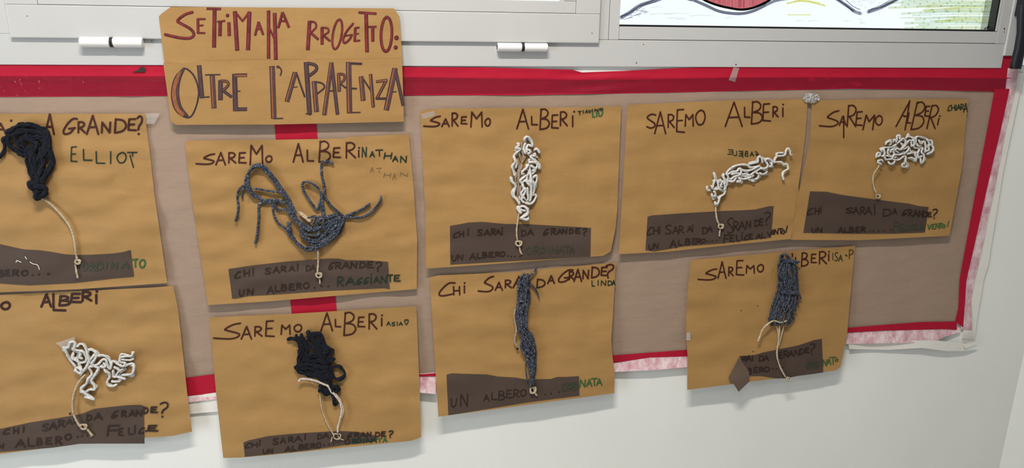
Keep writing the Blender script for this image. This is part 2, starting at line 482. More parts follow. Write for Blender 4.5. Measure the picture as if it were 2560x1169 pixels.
def fuzz(bm, V, pts, d, n, spread, r=0.00016, length=16, lift=5.0):
    """stray fibres around a traced path"""
    for _ in range(n):
        i = random.randrange(len(pts))
        x, y = V(pts[i])
        x += random.gauss(0, spread); y += random.gauss(0, spread)
        a = random.random() * 6.28
        q = []
        for k in range(6):
            q.append(P(x, y, d(x, y) + 0.001 + (lift + 2 * math.sin(k)) * 0.001 * random.uniform(0.5, 1)))
            a += random.gauss(0, 0.5)
            x += math.cos(a) * length / 6; y += math.sin(a) * length / 6
        tube(bm, q, r, nseg=3)
def knot(bm, V, c, rad, r_px, d, lift=3.0, turns=2.2, squash=0.7, **kw):
    cx, cy = V(c); R = rad / V.k
    pts, n = [], int(18 * turns)
    for i in range(n):
        a = i / 18 * 6.283
        x = cx + R * math.cos(a) * (0.75 + 0.25 * math.cos(a * 0.5)); y = cy + R * squash * math.sin(a + 0.4 * math.sin(a * 0.37))
        pts.append(P(x, y, d(x, y) + r_px * PX + 0.001 * (lift + 2.2 * math.sin(a * 0.5 + 0.6))))
    tube(bm, pts, r_px * PX, nseg=8, **kw)
def disc(bm, px, py, r, d, k=10, sx=1.0):
    bm.faces.new([bm.verts.new(P(px + sx * r * math.cos(-6.283 * i / k), py + r * math.sin(-6.283 * i / k), d)) for i in range(k)])

# ================================================================ SETTING
def Xp(px, py, d=0.0): return P(px, py, d).x
def Zp(px, py, d=0.0): return P(px, py, d).z
D_FRAME, D_SASH = 0.006, 0.0125
sill = Zp(1280, 166, D_FRAME)
x_corner = (Xp(2505, 1150) + Xp(2556, 885)) / 2
XL, XR, YF = -2.4, 3.6, -3.9
z_top_win = sill + 1.15
wx0, wx1 = Xp(-70, 80, D_FRAME), Xp(2514, 100, D_FRAME)
TH = 0.25
def struct(name, bm, mat):
    o = new_obj(name, bm, mat)
    o['kind'] = 'structure'
    return o
bm = bmesh.new()
rail_top = Zp(2000, 104.5, D_FRAME)
box(bm, XL - TH, XR, 0, TH, 0, sill + 0.004)
box(bm, XL - TH, wx0 + 0.01, 0, TH, sill + 0.004, CEIL)
box(bm, x_corner - 0.002, XR, 0, TH, sill + 0.004, CEIL)
box(bm, wx0 + 0.01, x_corner, 0, TH, z_top_win - 0.004, CEIL)
struct('wall_back', bm, M['wall'])

bm = bmesh.new()
_q = [(x_corner, 0.0), (x_corner + 0.40, -0.13), (x_corner + 0.60, -0.13), (x_corner + 0.60, 0.0)]
_b, _t = [bm.verts.new((x, y, 0)) for x, y in _q], [bm.verts.new((x, y, CEIL)) for x, y in _q]
for i in range(4):
    bm.faces.new((_b[i], _b[(i + 1) % 4], _t[(i + 1) % 4], _t[i]))
bm.faces.new(_t); bm.faces.new(list(reversed(_b)))
bmesh.ops.recalc_face_normals(bm, faces=bm.faces)
struct('wall_pier', bm, M['wall'])
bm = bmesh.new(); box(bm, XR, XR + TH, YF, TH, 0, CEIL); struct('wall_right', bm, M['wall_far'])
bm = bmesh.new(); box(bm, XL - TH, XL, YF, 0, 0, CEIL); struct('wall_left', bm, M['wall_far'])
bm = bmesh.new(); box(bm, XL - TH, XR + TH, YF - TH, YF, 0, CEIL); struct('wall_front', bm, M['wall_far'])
bm = bmesh.new(); box(bm, XL - TH, XR + TH, YF - TH, TH, -0.2, 0); struct('floor', bm, M['floor'])
bm = bmesh.new(); box(bm, XL - TH, XR + TH, YF - TH, TH, CEIL, CEIL + 0.2); struct('ceiling', bm, M['wall'])

# ceiling lamps: a white tray with its own light; the second is added fill
for i, (lx, ly, ll, lw, watts, col) in enumerate(LAMPS):
    t = empty('ceiling_light', (lx, ly, CEIL), ['long white tube light on the ceiling close to the window wall', 'added fill light in a white tray on the ceiling in the middle of the room'][i], 'ceiling light', 'tube lights on the ceiling')
    bm = bmesh.new(); box(bm, lx - ll / 2 - 0.03, lx + ll / 2 + 0.03, ly - lw / 2 - 0.03, ly + lw / 2 + 0.03, CEIL - 0.045, CEIL, 0.004)
    new_obj('housing', bm, M['frame'], t)
    ld = bpy.data.lights.new('tube', 'AREA'); ld.shape = 'RECTANGLE'; ld.size = ll; ld.size_y = lw; ld.energy = watts; ld.color = col
    lo = bpy.data.objects.new('tube', ld); C.objects.link(lo); lo.parent = t; lo.location = (0, 0, -0.05)

# the window frame shared by both lights
xs0, xs1 = Xp(18, 46, D_SASH), Xp(1500, 55, D_SASH)
zs0 = Zp(760, 101, D_SASH)
xm0, xm1 = Xp(1523.5, 50, D_FRAME), Xp(1550, 50, D_FRAME)
bm = bmesh.new()
YB = 0.07
xr_end = Xp(2508, 145, D_FRAME)
box(bm, wx0, xr_end, -D_FRAME, YB, sill, rail_top, 0.0012)                    # bottom rail
box(bm, wx0, xs0 + 0.012, -D_FRAME, YB, rail_top, z_top_win, 0.0012)           # left stile
box(bm, xs1 - 0.012, xm0 - 0.0005, -D_FRAME, YB, rail_top + 0.0005, z_top_win, 0.0008)   # mullion, first half
box(bm, xm0 + 0.0005, xm1 - 0.0006, -D_FRAME, YB, rail_top + 0.0005, z_top_win, 0.0008)
xg1 = Xp(2499, 60, D_FRAME)
box(bm, xg1, wx1 - 0.0005, -D_FRAME, 0.03, rail_top + 0.0005, z_top_win, 0.0008)       # right stile
box(bm, wx0, wx1, -D_FRAME, YB, z_top_win, z_top_win + 0.07, 0.0012)
box(bm, xm1 - 0.004, xg1 + 0.004, 0.0005, 0.05, rail_top - 0.006, rail_top + 0.006)
box(bm, xs1 - 0.02, xm1 + 0.001, 0.0005, 0.05, rail_top - 0.006, rail_top + 0.006)
box(bm, xm0 - 0.004, xm0 + 0.004, 0.0005, 0.05, rail_top, z_top_win)
box(bm, xg1 - 0.003, xg1 + 0.003, 0.0005, 0.02, rail_top, z_top_win)
box(bm, wx1 - 0.004, wx1 + 0.004, 0.0005, 0.03, sill + 0.03, z_top_win)
frame = struct('trim_1', bm, M['frame'])
# left opening sash
w1 = empty('window_1', ((xs0 + xs1) / 2, 0, zs0), None, None, None, 'structure')
bx0, bx1, bz0 = Xp(94, 4, D_SASH), Xp(1440, 17, D_SASH), Zp(770, 22, D_SASH)
gx0, gx1, gz0 = Xp(134, 0, D_SASH), Xp(1412, 0, D_SASH), Zp(1300, 0.5, D_SASH)
bm = bmesh.new()
box(bm, xs0, xs1, -D_SASH, 0.035, zs0, bz0 - 0.0006, 0.0018)
box(bm, xs0, bx0 - 0.0006, -D_SASH, 0.035, bz0 - 0.0006, z_top_win - 0.03, 0.0012)
box(bm, bx1 + 0.0006, xs1, -D_SASH, 0.035, bz0 - 0.0006, z_top_win - 0.03, 0.0012)
box(bm, xs0, xs1, -D_SASH, 0.035, z_top_win - 0.05, z_top_win + 0.01, 0.0018)
box(bm, bx0 - 0.004, bx1 + 0.004, 0.0, 0.03, bz0 - 0.005, bz0 + 0.004)
box(bm, bx0 - 0.004, bx0 + 0.004, 0.0, 0.03, bz0, z_top_win - 0.04)
box(bm, bx1 - 0.004, bx1 + 0.004, 0.0, 0.03, bz0, z_top_win - 0.04)
new_obj('window_sash', bm, M['frame'], w1)
bm = bmesh.new()
box(bm, bx0, bx1, -D_SASH + 0.0004, 0.03, bz0, gz0, 0.0008)
box(bm, bx0, gx0, -D_SASH + 0.0004, 0.03, gz0 + 0.0005, z_top_win - 0.051, 0.0008)
box(bm, gx1, bx1, -D_SASH + 0.0004, 0.03, gz0 + 0.0005, z_top_win - 0.051, 0.0008)
new_obj('glazing_bead', bm, M['frame'], w1)
bm = bmesh.new(); box(bm, gx0 - 0.005, gx1 + 0.005, 0.010, 0.014, gz0 - 0.004, z_top_win - 0.05); new_obj('glass_pane', bm, M['glass'], w1)
# hinges
def hinge(pa, pb, pc, rpx, cap_left):
    """white barrel hinge from pixel pa to pb with a black washer at pc"""
    d0 = D_SASH
    a, b, c = P(pa[0], pa[1], d0), P(pb[0], pb[1], d0), P(pc[0], pc[1], d0)
    z = (a.z + b.z) / 2; y = -d0 - 0.0005; r = rpx * PX
    def barrel(x0, x1, rr, bev):
        bm = bmesh.new()
        res = bmesh.ops.create_cone(bm, cap_ends=True, segments=32, radius1=rr, radius2=rr, depth=x1 - x0)
        bmesh.ops.rotate(bm, verts=res['verts'], matrix=Matrix.Rotation(math.pi / 2, 3, 'Y'))
        bmesh.ops.translate(bm, verts=res['verts'], vec=((x0 + x1) / 2, y, z))
        if bev:
            es = [e for e in bm.edges if len(e.link_faces) == 2 and e.calc_face_angle() > 1]
            bmesh.ops.bevel(bm, geom=es, offset=bev, segments=3, affect='EDGES')
        return bm
    g = 0.0024
    hm = new_obj('hinge', barrel(a.x, c.x - g, r, 0.0012), M['hinge'], w1, True)
    for args, nm, mt in (((c.x + g, b.x, r, 0.0012), 'hinge_barrel', 'hinge'), ((c.x - g, c.x + g, r * 0.97, 0), 'hinge_washer', 'black')):
        o = new_obj(nm, barrel(*args), M[mt], hm, True)
    if cap_left:
        new_obj('hinge_pin', barrel(a.x - 0.0006, a.x + 0.002, r * 0.6, 0), M['black'], hm, True)
    for o in [hm] + list(hm.children):
        o.data.set_sharp_from_angle(angle=0.6)
hinge((201, 104), (358, 107), (280, 105.5), 11.0, False)
hinge((1243, 117), (1368, 119), (1307, 118), 10.0, True)
# right fixed light
w2 = empty('window_2', ((xm1 + xg1) / 2, 0, rail_top), None, None, None, 'structure')
zg = (Zp(1551, 64, D_FRAME) + Zp(2490, 78.5, D_FRAME)) / 2
GY = 0.012
bm = bmesh.new()
box(bm, xm1, xg1, -D_FRAME + 0.0003, 0.05, rail_top + 0.0012, zg - 0.001, 0.0008)
xb = Xp(2491, 70, D_FRAME)
box(bm, xb, xg1 - 0.0006, -D_FRAME + 0.0003, 0.018, zg, z_top_win - 0.001, 0.0008)
new_obj('glazing_bead', bm, M['frame'], w2)
bm = bmesh.new()
box(bm, xm1, xb, -0.004, GY + 0.002, zg - 0.001, zg + 0.0028)
box(bm, xb - 0.0045, xb, -0.004, GY + 0.002, zg + 0.0028, z_top_win)
new_obj('gasket', bm, M['black'], w2)
bm = bmesh.new(); box(bm, xm1, xb, GY, GY + 0.004, zg, z_top_win); new_obj('glass_pane', bm, M['glass'], w2)
def on_glass(name, mat, fn, k):
    b = bmesh.new(); fn(b, lambda x, y: -GY + 0.0004 * k); new_obj(name, b, M[mat], w2)
def paint_green(b, d):
    rnd = random.Random(21)
    y = 72.0
    while y > -120:
        x = 2290 + (72 - y) * -0.15 + rnd.uniform(-50, 50) if y > 20 else 2255 + rnd.uniform(-45, 45)
        ribbon(b, catmull([(x, y + 3), ((x + 2485) / 2, y + rnd.uniform(-2, 1)), (2493 + (72 - y) * 0.2, y)], 25), rnd.uniform(2.5, 6.5), d, 0.0, False)
        y -= rnd.uniform(2.6, 6.5)
on_glass('green_paint', 'p_green', paint_green, 1)
def paint_yellow(b, d):
    rnd = random.Random(3)
    ribbon(b, catmull([(1968, 9), (1995, 3), (2025, 5), (2062, 14)], 4), 4, d)
    ribbon(b, catmull([(1985, 4), (2010, 0), (2050, 8)], 4), 2, d)
    ribbon(b, [(1970, 37), (2025, 37)], 3, d)
    ribbon(b, [(2308, 27), (2334, 25)], 3, d)
    for i in range(20):
        y = rnd.uniform(-60, 52); x = rnd.uniform(2310, 2370); x2 = rnd.uniform(2420, 2482)
        ribbon(b, catmull([(x, y + 5), ((x + x2) / 2, y), (x2, y + rnd.uniform(-2, 2))], 12), rnd.uniform(0.8, 3.2), d, 0.3)
on_glass('yellow_paint', 'p_yellow', paint_yellow, 2)
def paint_pale(b, d):
    ribbon(b, catmull([(1727, -2), (1763, 12), (1794, 27), (1824, 33), (1855, 34), (1885, 27), (1916, 12), (1938, 2), (1965, -3), (2040, -14), (2090, -4)], 4), 8, d)
    ribbon(b, catmull([(1552, 44), (1575, 31), (1600, 14), (1640, 1), (1680, -12), (1727, -2)], 4), 10, d)
    ribbon(b, catmull([(2090, -4), (2121, 17), (2137, 29), (2152, 34)], 4), 9, d)
    ribbon(b, catmull([(2330, -80), (2282, -24), (2243, -2), (2202, 19), (2170, 30)], 4), 9, d)
    rnd = random.Random(5)
    for (x, y, l) in ((1628, 17, 30), (1625, 34, 60), (1660, 33, 70), (1670, 44, 45), (1725, 38, 60), (1690, 47, 25), (1815, 43, 20), (2110, 51, 20), (2150, 58, 14), (2147, 48, 10), (2149, 54, 14), (1990, 51, 20), (2020, 51, 30)):
        ribbon(b, catmull([(x, y + 2), (x + l / 2, y), (x + l, y + 2)], 8), 1.1, d, 0.5)
    for _ in range(40):
        x = rnd.uniform(1556, 1612); y = 45 - (x - 1556) * 0.32 + rnd.uniform(-7, 6)
        ribbon(b, [(x, y), (x + rnd.uniform(4, 10), y - rnd.uniform(-2, 4))], 1.5, d)
    for _ in range(70):
        x = rnd.uniform(2130, 2200); y = rnd.uniform(-10, 22 - abs(x - 2162) * 0.35)
        ribbon(b, [(x, y), (x + rnd.uniform(-2, 2), y + rnd.uniform(-2, 2))], 1.0, d)
on_glass('pale_grey_paint', 'p_pale', paint_pale, 2)
def paint_red(b, d):
    top = [(1740, -120), (1950, -120)]
    bot = [(1763, 0), (1794, 12), (1824, 19), (1853, 22), (1881, 19), (1906, 9), (1924, 0)]
    patch(top, bot, lambda x, y: d(x, y), thick=0.0001, step=30, bm=b)
on_glass('red_paint', 'p_red', paint_red, 1)
def paint_pink(b, d):
    rnd = random.Random(9)
    for i in range(46):
        x = rnd.uniform(1775, 1915); y1 = 22 - ((x - 1850) / 74) ** 2 * 20 - rnd.uniform(1, 8)
        ribbon(b, [(x, y1 - rnd.uniform(14, 30)), (x + rnd.uniform(-1.5, 1.5), y1)], rnd.uniform(0.8, 2.0), d)
on_glass('scratched_paint', 'p_pink', paint_pink, 2)
def paint_dark(b, d):
    ribbon(b, catmull([(1722, -60), (1745, -14), (1763, 1), (1794, 13), (1824, 20), (1853, 24), (1881, 20), (1906, 10), (1924, 0), (1945, -20), (1958, -70)], 4), 6.0, d)
on_glass('dark_outline', 'p_dark', paint_dark, 3)
def paint_grey(b, d):
    for off in ((0, -1.5), (1, 2.5)):
        ribbon(b, catmull([(1735 + off[0], 0 + off[1]), (1763, 14 + off[1]), (1794, 26 + off[1]), (1824, 32 + off[1]), (1855, 33 + off[1]), (1885, 26 + off[1]), (1914, 12 + off[1])], 4), 1.6, d)
    ribbon(b, catmull([(1553, 41), (1577, 30), (1600, 15), (1630, 2), (1655, -10)], 4), 2.2, d)
    ribbon(b, catmull([(1590, 27), (1612, 13), (1640, 4)], 4), 1.6, d)
    ribbon(b, catmull([(2088, -5), (2113, 12), (2132, 27)], 4), 3, d); ribbon(b, catmull([(2110, -5), (2130, 14), (2150, 24)], 4), 2, d)
    ribbon(b, catmull([(2245, -2), (2205, 17), (2172, 25)], 4), 2.5, d); ribbon(b, catmull([(2235, -6), (2205, 12), (2178, 22)], 4), 1.8, d)
    ribbon(b, [(2478, 57), (2470, 68), (2462, 72)], 4, d)
on_glass('grey_outline', 'p_grey', paint_grey, 3)
# next window's stile on the right, with a black handle
w3 = empty('window_3', (x_corner - 0.05, 0, sill), None, None, None, 'structure')
zp = Zp(2523, 139.5, 0.012)
bm = bmesh.new(); box(bm, wx1 + 0.0006, x_corner - 0.001, -0.010, YB, zp, z_top_win + 0.07, 0.0015); new_obj('window_stile', bm, M['frame'], w3)
bm = bmesh.new()
hl = [(2557, 12, 11), (2555, 39, 12.5), (2554, 82, 12), (2547, 123, 12), (2541, 148, 13), (2538, 163, 13.5), (2537, 172, 11)]
rings = []
for (x, y, hw) in hl:
    c = P(x + 2, y, 0.036); hw *= PX * 1.15
    rings.append([bm.verts.new(c + Vector((hw * math.copysign(abs(math.cos(a)) ** 0.7, math.cos(a)), 0.008 * math.copysign(abs(math.sin(a)) ** 0.7, math.sin(a)), 0))) for a in [2 * math.pi * k / 16 for k in range(16)]])
for a, b in zip(rings, rings[1:]):
    for k in range(16):
        bm.faces.new((a[k], b[k], b[(k + 1) % 16], a[(k + 1) % 16]))
bm.faces.new(rings[0]); bm.faces.new(list(reversed(rings[-1])))
c = P(2559, 26, 0.02)
bmesh.ops.recalc_face_normals(bm, faces=bm.faces)
hd = new_obj('window_handle', bm, M['handle'], w3, True)
bm = bmesh.new(); box(bm, c.x - 0.012, c.x + 0.016, -0.034, -0.0095, c.z - 0.012, c.z + 0.05, 0.003); new_obj('handle_rosette', bm, M['handle'], hd)
# dirt specks on the lacquer
for (x, y, r) in ((1591, 157, 1.6), (1840, 161, 1.8), (1609, 111, 1.2), (2511, 72, 2.0), (2511, 80, 1.2), (1427, 103, 1.2), (379, 103, 1), (68, 40, 1.2), (1480, 83, 1.2)):
    bm = bmesh.new(); disc(bm, x, y, r, (D_SASH if y < 100 and x < 1500 else D_FRAME) + 0.0003)
    new_obj('dirt_mark', bm, M['dirt'], w1 if y < 100 and x < 1500 else frame)

# ================================================================ BACKING PAPER WITH RED BORDER
def bump_d(base, amp=0.0008, sx=220, sy=90, seed=0.0):
    return lambda x, y: base + amp * noise.noise(Vector((x / sx, y / sy, seed)))
back = empty('display_backing', P(1200, 900, 0.002), 'wide mauve packing paper with a red border, taped to the wall under the windows', 'backing paper')
bk = lambda x, y: 0.0026 + 0.0011 * noise.noise(Vector((x / 150, y / 90, 3.3))) + 0.0007 * abs(noise.noise(Vector((x / 60 + y / 90, y / 45, 8.1))))
bm = patch([(-160, 225), (2487, 225)], [(-160, 975), (464, 950), (1060, 940), (1530, 893), (1718, 880), (2118, 823), (2393, 806)], bk, step=11)
new_obj('packing_paper', bm, M['backing'], back, True)
def strip_part(name, top, bot, d, mat, left=None, right=None, step=10, smooth=True):
    return new_obj(name, patch(top, bot, d, left, right, step), M[mat], back, smooth)
# lining and tissue hang below the border
RED_LOW = [(-160, 1005), (469, 989), (542, 983), (800, 962), (1050, 940), (1090, 940), (1350, 925), (1531, 907), (1625, 893), (1718, 890), (2118, 831), (2206, 826), (2364, 822), (2600, 822)]
def curl(sd, k=0.00022, amp=0.002):
    """tissue that starts flat under the red strip and curls away from the wall towards its lower edge"""
    def f(x, y):
        for a, b in zip(RED_LOW, RED_LOW[1:]):
            if a[0] <= x <= b[0]:
                yb = a[1] + (b[1] - a[1]) * (x - a[0]) / (b[0] - a[0])
                break
        t = min(60.0, max(0.0, y - yb))
        return 0.0042 + t * k + amp * min(1.0, t / 12.0) * (0.5 + 0.5 * noise.noise(Vector((x / 60, y / 30, sd))))
    return f
low = lambda base, amp, sd: (lambda x, y: base + amp * (0.5 + 0.5 * noise.noise(Vector((x / 90, y / 60, sd)))))
strip_part('white_lining', [(-160, 1005), (470, 990), (545, 980), (1050, 965), (1090, 965)], [(-160, 1050), (475, 1034), (545, 1028), (900, 1000), (1050, 987), (1090, 985)], low(0.0035, 0.004, 1), 'lining')
strip_part('white_lining', [(1500, 905), (1719, 900), (1760, 895)], [(1500, 925), (1640, 925), (1719, 921), (1760, 915)], low(0.003, 0.003, 2), 'lining')
strip_part('white_lining', [(2121, 857), (2240, 852), (2336, 850), (2412, 858)], [(2123, 872), (2222, 874), (2305, 869), (2368, 877), (2412, 877)], lambda x, y: 0.010 + 0.004 * math.sin(x / 45), 'lining')
strip_part('white_lining', [(2527, 180), (2560, 183)], [(2405, 845), (2437, 848)], low(0.0026, 0.002, 5), 'lining', [(2527, 180), (2480, 420), (2424, 666), (2412, 800), (2405, 845)], [(2560, 183), (2508, 430), (2470, 666), (2459, 700), (2442, 805), (2437, 848)])
strip_part('tissue_edging', [(-160, 985), (469, 975), (543, 970), (1090, 930)], [(-160, 1022), (472, 1005), (543, 997), (1050, 981), (1090, 984)], curl(4), 'pink')
strip_part('tissue_edging', [(1500, 895), (1625, 888), (1760, 880)], [(1500, 934), (1535, 929), (1640, 924), (1719, 917), (1760, 910)], curl(6, 0.0003, 0.003), 'pink')
strip_part('tissue_edging', [(2060, 826), (2206, 818), (2400, 818)], [(2060, 868), (2117, 859), (2336, 856), (2360, 842), (2400, 830)], curl(7), 'pink')
strip_part('tissue_edging', [(2520, 170), (2546, 174)], [(2402, 822), (2430, 824)], low(0.0040, 0.002, 8), 'pink', [(2520, 170), (2512, 240), (2472, 420), (2418, 666), (2402, 822)], [(2546, 174), (2535, 240), (2513, 333), (2497, 420), (2446, 666), (2437, 700), (2428, 750), (2430, 799), (2430, 824)])
# red crepe strips
strip_part('border_strip', [(-160, 950), (464, 944), (540, 934), (1060, 935), (1300, 912), (1530, 888), (1718, 874), (2118, 819), (2294, 805), (2392, 803)],
           [(-160, 1005), (469, 989), (542, 983), (800, 962), (1050, 940), (1090, 940), (1350, 925), (1531, 907), (1625, 893), (1718, 890), (2118, 831), (2206, 826), (2364, 822), (2392, 824)], low(0.0056, 0.001, 9), 'red')
strip_part('border_strip', [(2484, 222), (2524, 222)], [(2388, 803), (2408, 818)], low(0.0056, 0.001, 10), 'red', [(2484, 222), (2486, 229), (2454, 400), (2405, 666), (2399, 700), (2396, 770), (2388, 803)], [(2524, 222), (2500, 333), (2479, 420), (2424, 666), (2416, 700), (2412, 761), (2408, 818)])
strip_part('border_strip', [(683, 260), (787, 258)], [(748, 950), (862, 950)], lambda x, y: bk(x, y) + 0.0010, 'red', [(683, 260), (686, 312), (725, 745), (748, 950)], [(787, 258), (790, 310), (838, 742), (862, 950)])
crease = lambda x, y: 0.0040 + 0.0014 * math.exp(-((y - 194) / 7.0) ** 2) + 0.0005 * noise.noise(Vector((x / 60, y / 22, 2.2))) + 0.0013 * math.exp(-((x - 1480) / 90) ** 2) * math.sin(y / 5.0 + x / 60)
top_edge = [(-160, 161), (410, 162), (1010, 167), (1200, 168), (1430, 174), (1455, 181), (1560, 177), (1700, 170), (1860, 165), (2120, 163), (2360, 165), (2500, 165), (2505, 138), (2532, 138)]
strip_part('border_strip', top_edge, [(-160, 243), (0, 242), (415, 240), (1010, 238), (1300, 238), (1640, 232), (1860, 227), (2120, 222), (2290, 224), (2487, 229), (2523, 231)], crease, 'red', None, [(2532, 138), (2531, 182), (2523, 231)], step=7)
cover = lambda x, y: crease(x, y) + 0.0010 + (0.0006 + 0.0012 * math.exp(-((x - 2060) / 140.0) ** 2)) * noise.noise(Vector((x / 24, y / 9, 7.7)))
strip_part('clear_tape', [(-160, 189), (410, 190), (1010, 192), (1500, 200), (1860, 193), (2290, 193), (2520, 196)], [(-160, 241), (415, 238), (1010, 236), (1640, 230), (2120, 220), (2290, 222), (2520, 229)], cover, 'tape_gloss', step=4)
# small tears and the hole in the top strip
bm = bmesh.new()
bm.faces.new([bm.verts.new(P(x, y, 0.0062)) for x, y in [(327, 181), (345, 175), (350, 168), (358, 167), (363, 172), (362, 180), (345, 180)]])
new_obj('torn_hole', bm, M['dirt'], back)
def tape(name, quad, d, mat='tape', parent=back):
    return new_obj(name, patch([quad[0], quad[1]], [quad[3], quad[2]], d, step=5, thick=0.0001), M[mat], parent, True)
tape('corner_tape', [(2408, 860), (2434, 855), (2445, 858), (2414, 871)], lambda x, y: 0.014, 'lining')
tape('corner_tape', [(2405, 838), (2432, 826), (2440, 850), (2410, 862)], lambda x, y: 0.012 + 0.002 * noise.noise(Vector((x / 6, y / 6, 1))), 'tape')
tape('clear_tape', [(1834, 168), (1848, 170), (1838, 205), (1822, 200)], lambda x, y: crease(x, y) + 0.0012, 'tape')

# crumpled glossy lump of tape
bm = bmesh.new()
cx, cy = 2028, 245
R0 = 8
rows = []
for j in range(12):
    row = []
    for i in range(24):
        u, v = i / 23 - 0.5, j / 11 - 0.5
        x, y = cx + u * 41 * math.sqrt(1 - 3.2 * v * v) + 2.5 * noise.noise(Vector((u * 9, v * 9, 1))), cy + v * 25 + 2.5 * noise.noise(Vector((u * 8, v * 8, 5)))
        dd = 0.0125 + 0.004 * noise.noise(Vector((u * 11, v * 8, 9))) + 0.002 * random.random() - 0.004 * (4 * u * u + 4 * v * v) / 2
        row.append(bm.verts.new(P(x, y, dd)))
    rows.append(row)
for j in range(11):
    for i in range(23):
        bm.faces.new((rows[j][i], rows[j + 1][i], rows[j + 1][i + 1], rows[j][i + 1]))
tp = new_obj('crumpled_tape', bm, M['crumple'])
md = tp.modifiers.new('thickness', 'SOLIDIFY'); md.thickness = 0.0003
tag(tp, 'crumpled shiny patch of clear tape above the gap between two upper right sheets', 'tape')

# ================================================================ SHEETS
class Sheet:
    def __init__(s, name, label, cat, group, top, bot, left=None, right=None, base=0.006, lift=0.004, amp=0.0016, seed=0.0, fn=None):
        xs = [p[0] for p in top + bot]; ys = [p[1] for p in top + bot]
        s.x0, s.x1, s.y0, s.y1 = min(xs), max(xs), min(ys), max(ys)
        s.base, s.lift, s.amp, s.seed, s.fn = base, lift, amp, seed, fn
        cx, cy = (s.x0 + s.x1) / 2, s.y1
        s.root = empty(name, P(cx, cy, base), label, cat, group)
        s.paper = new_obj('paper_sheet', patch(top, bot, s.d, left, right, 5.0), M['kraft'], s.root, True)
    def d(s, x, y):
        u = (x - s.x0) / (s.x1 - s.x0); v = (y - s.y0) / (s.y1 - s.y0)
        v = max(0.0, v)
        a = s.base + s.lift * v ** 1.6
        a += 2.2 * s.amp * noise.noise(Vector((x / 210, y / 58, s.seed))) + 0.9 * s.amp * noise.noise(Vector((x / 75 + y / 160, y / 36, s.seed + 9))) + 0.9 * s.amp * (0.35 - abs(noise.noise(Vector((x / 120 - y / 90, y / 80 + x / 300, s.seed + 4)))))
        if s.fn: a += s.fn(u, v)
        return max(a + 0.0018, 0.0064)
    def on(s, k):
        return lambda x, y: s.d(x, y) + k
    def add(s, name, bm, mat, parent=None, smooth=False, label=None):
        o = new_obj(name, bm, M[mat], parent or s.root, smooth)
        if label: o['label'] = label
        return o
    def ink(s, V, letters, w, mat='ink_brown', name='lettering', parent=None, k=0.0008):
        word, last, o = [], None, None
        def flush():
            return s.add(name, write(V, '|'.join(word), w, s.on(k)), mat, parent)
        for it in letters.split('|'):
            f = it.split()
            x0, x1 = min(float(f[1]), float(f[3]) if len(f) > 3 else 1e9) / V.k, max(float(f[1]), float(f[3]) if len(f) > 3 else -1e9) / V.k
            if last is not None and (x0 - last[1] > 20 or x1 < last[0] - 24):
                o = flush(); word = []; last = None
            word.append(it)
            last = (x0, x1)
        return flush()
    def strip(s, V, top, bot, k=0.0009):
        s.card = s.add('caption_strip', patch(V.l(top), V.l(bot), s.on(k), None, None, 5.0, 0.0003), 'strip', None, True)
        return s.card
TH_G = 'title sheets'
YG = 'yarn tree sheets'
INK = 0.0016      # ink on the glued strips

# ---- title sheets
t1 = Sheet('title_sheet', 'upper kraft title sheet lettered in maroon, corners cut, on the window frame', 'title sheet', TH_G,
           [(397, 41), (404, 34), (427, 17), (700, 19), (985, 21), (999, 42)], [(412, 164), (1005, 158)], None, [(999, 42), (1002, 90), (1006, 158)], base=0.0150, lift=0.0010, amp=0.0008, seed=1.5)
t2 = Sheet('title_sheet', 'lower kraft title sheet lettered in purple and orange, hanging over the red border', 'title sheet', TH_G,
           [(408, 157), (455, 161), (485, 157), (508, 152), (700, 150), (1005, 147)], [(427, 303), (440, 312), (684, 311), (1010, 304)], [(408, 157), (418, 230), (425, 287), (427, 303)], None, base=0.0172, lift=-0.003, amp=0.0008, seed=2.5)
V0 = View(400, 0, 4.0)
def title(sheet, letters, outline, fill):
    """one object per letter; its strokes are (kind, points, width, fills) with fills a list of (offset, width, paint) stripes"""
    z = 0
    for strokes in letters:
        b1, fills = bmesh.new(), {}
        for kind, pts, w, fl in strokes:
            z += 1
            q = V0.l(pts)
            c = catmull(q, 3.0) if kind == 'c' else [p for a, b in zip(q, q[1:]) for p in line_pts(a, b, 12)]
            if kind == 'd':
                disc(b1, q[0][0], q[0][1], w / 8.0, sheet.d(*q[0]) + 0.0004, 16)
                disc(fills.setdefault(fill, bmesh.new()), q[0][0] - 0.5, q[0][1] + 0.4, w / 8.0 * 0.6, sheet.d(*q[0]) + 0.0008, 12)
                continue
            ribbon(b1, c, w / 4.0, sheet.on(0.0004 + 0.000004 * z), 0.0, kind == 'c')
            for off, fw, fm in fl:
                o = []
                for j, (x, y) in enumerate(c):
                    a, b = c[max(0, j - 1)], c[min(len(c) - 1, j + 1)]
                    L_ = math.hypot(b[0] - a[0], b[1] - a[1]) or 1
                    o.append((x - (b[1] - a[1]) / L_ * off / 4.0, y + (b[0] - a[0]) / L_ * off / 4.0))
                if kind == 'l' and len(o) > 1:
                    k = min(0.4, 1.2 / max(1.0, math.dist(o[0], o[1])))
                    o[0] = (o[0][0] + (o[1][0] - o[0][0]) * k, o[0][1] + (o[1][1] - o[0][1]) * k)
                    o[-1] = (o[-1][0] + (o[-2][0] - o[-1][0]) * k, o[-1][1] + (o[-2][1] - o[-1][1]) * k)
                ribbon(fills.setdefault(fm, bmesh.new()), o, fw / 4.0, sheet.on(0.0008 + 0.000004 * z), 0.0, kind == 'c')
        lt = sheet.add('title_lettering', b1, outline)
        for fm, b in fills.items():
            sheet.add('fill_lettering', b, fm, lt)
f1 = lambda w: [(w * 0.06, w * 0.66, 'maroon')]
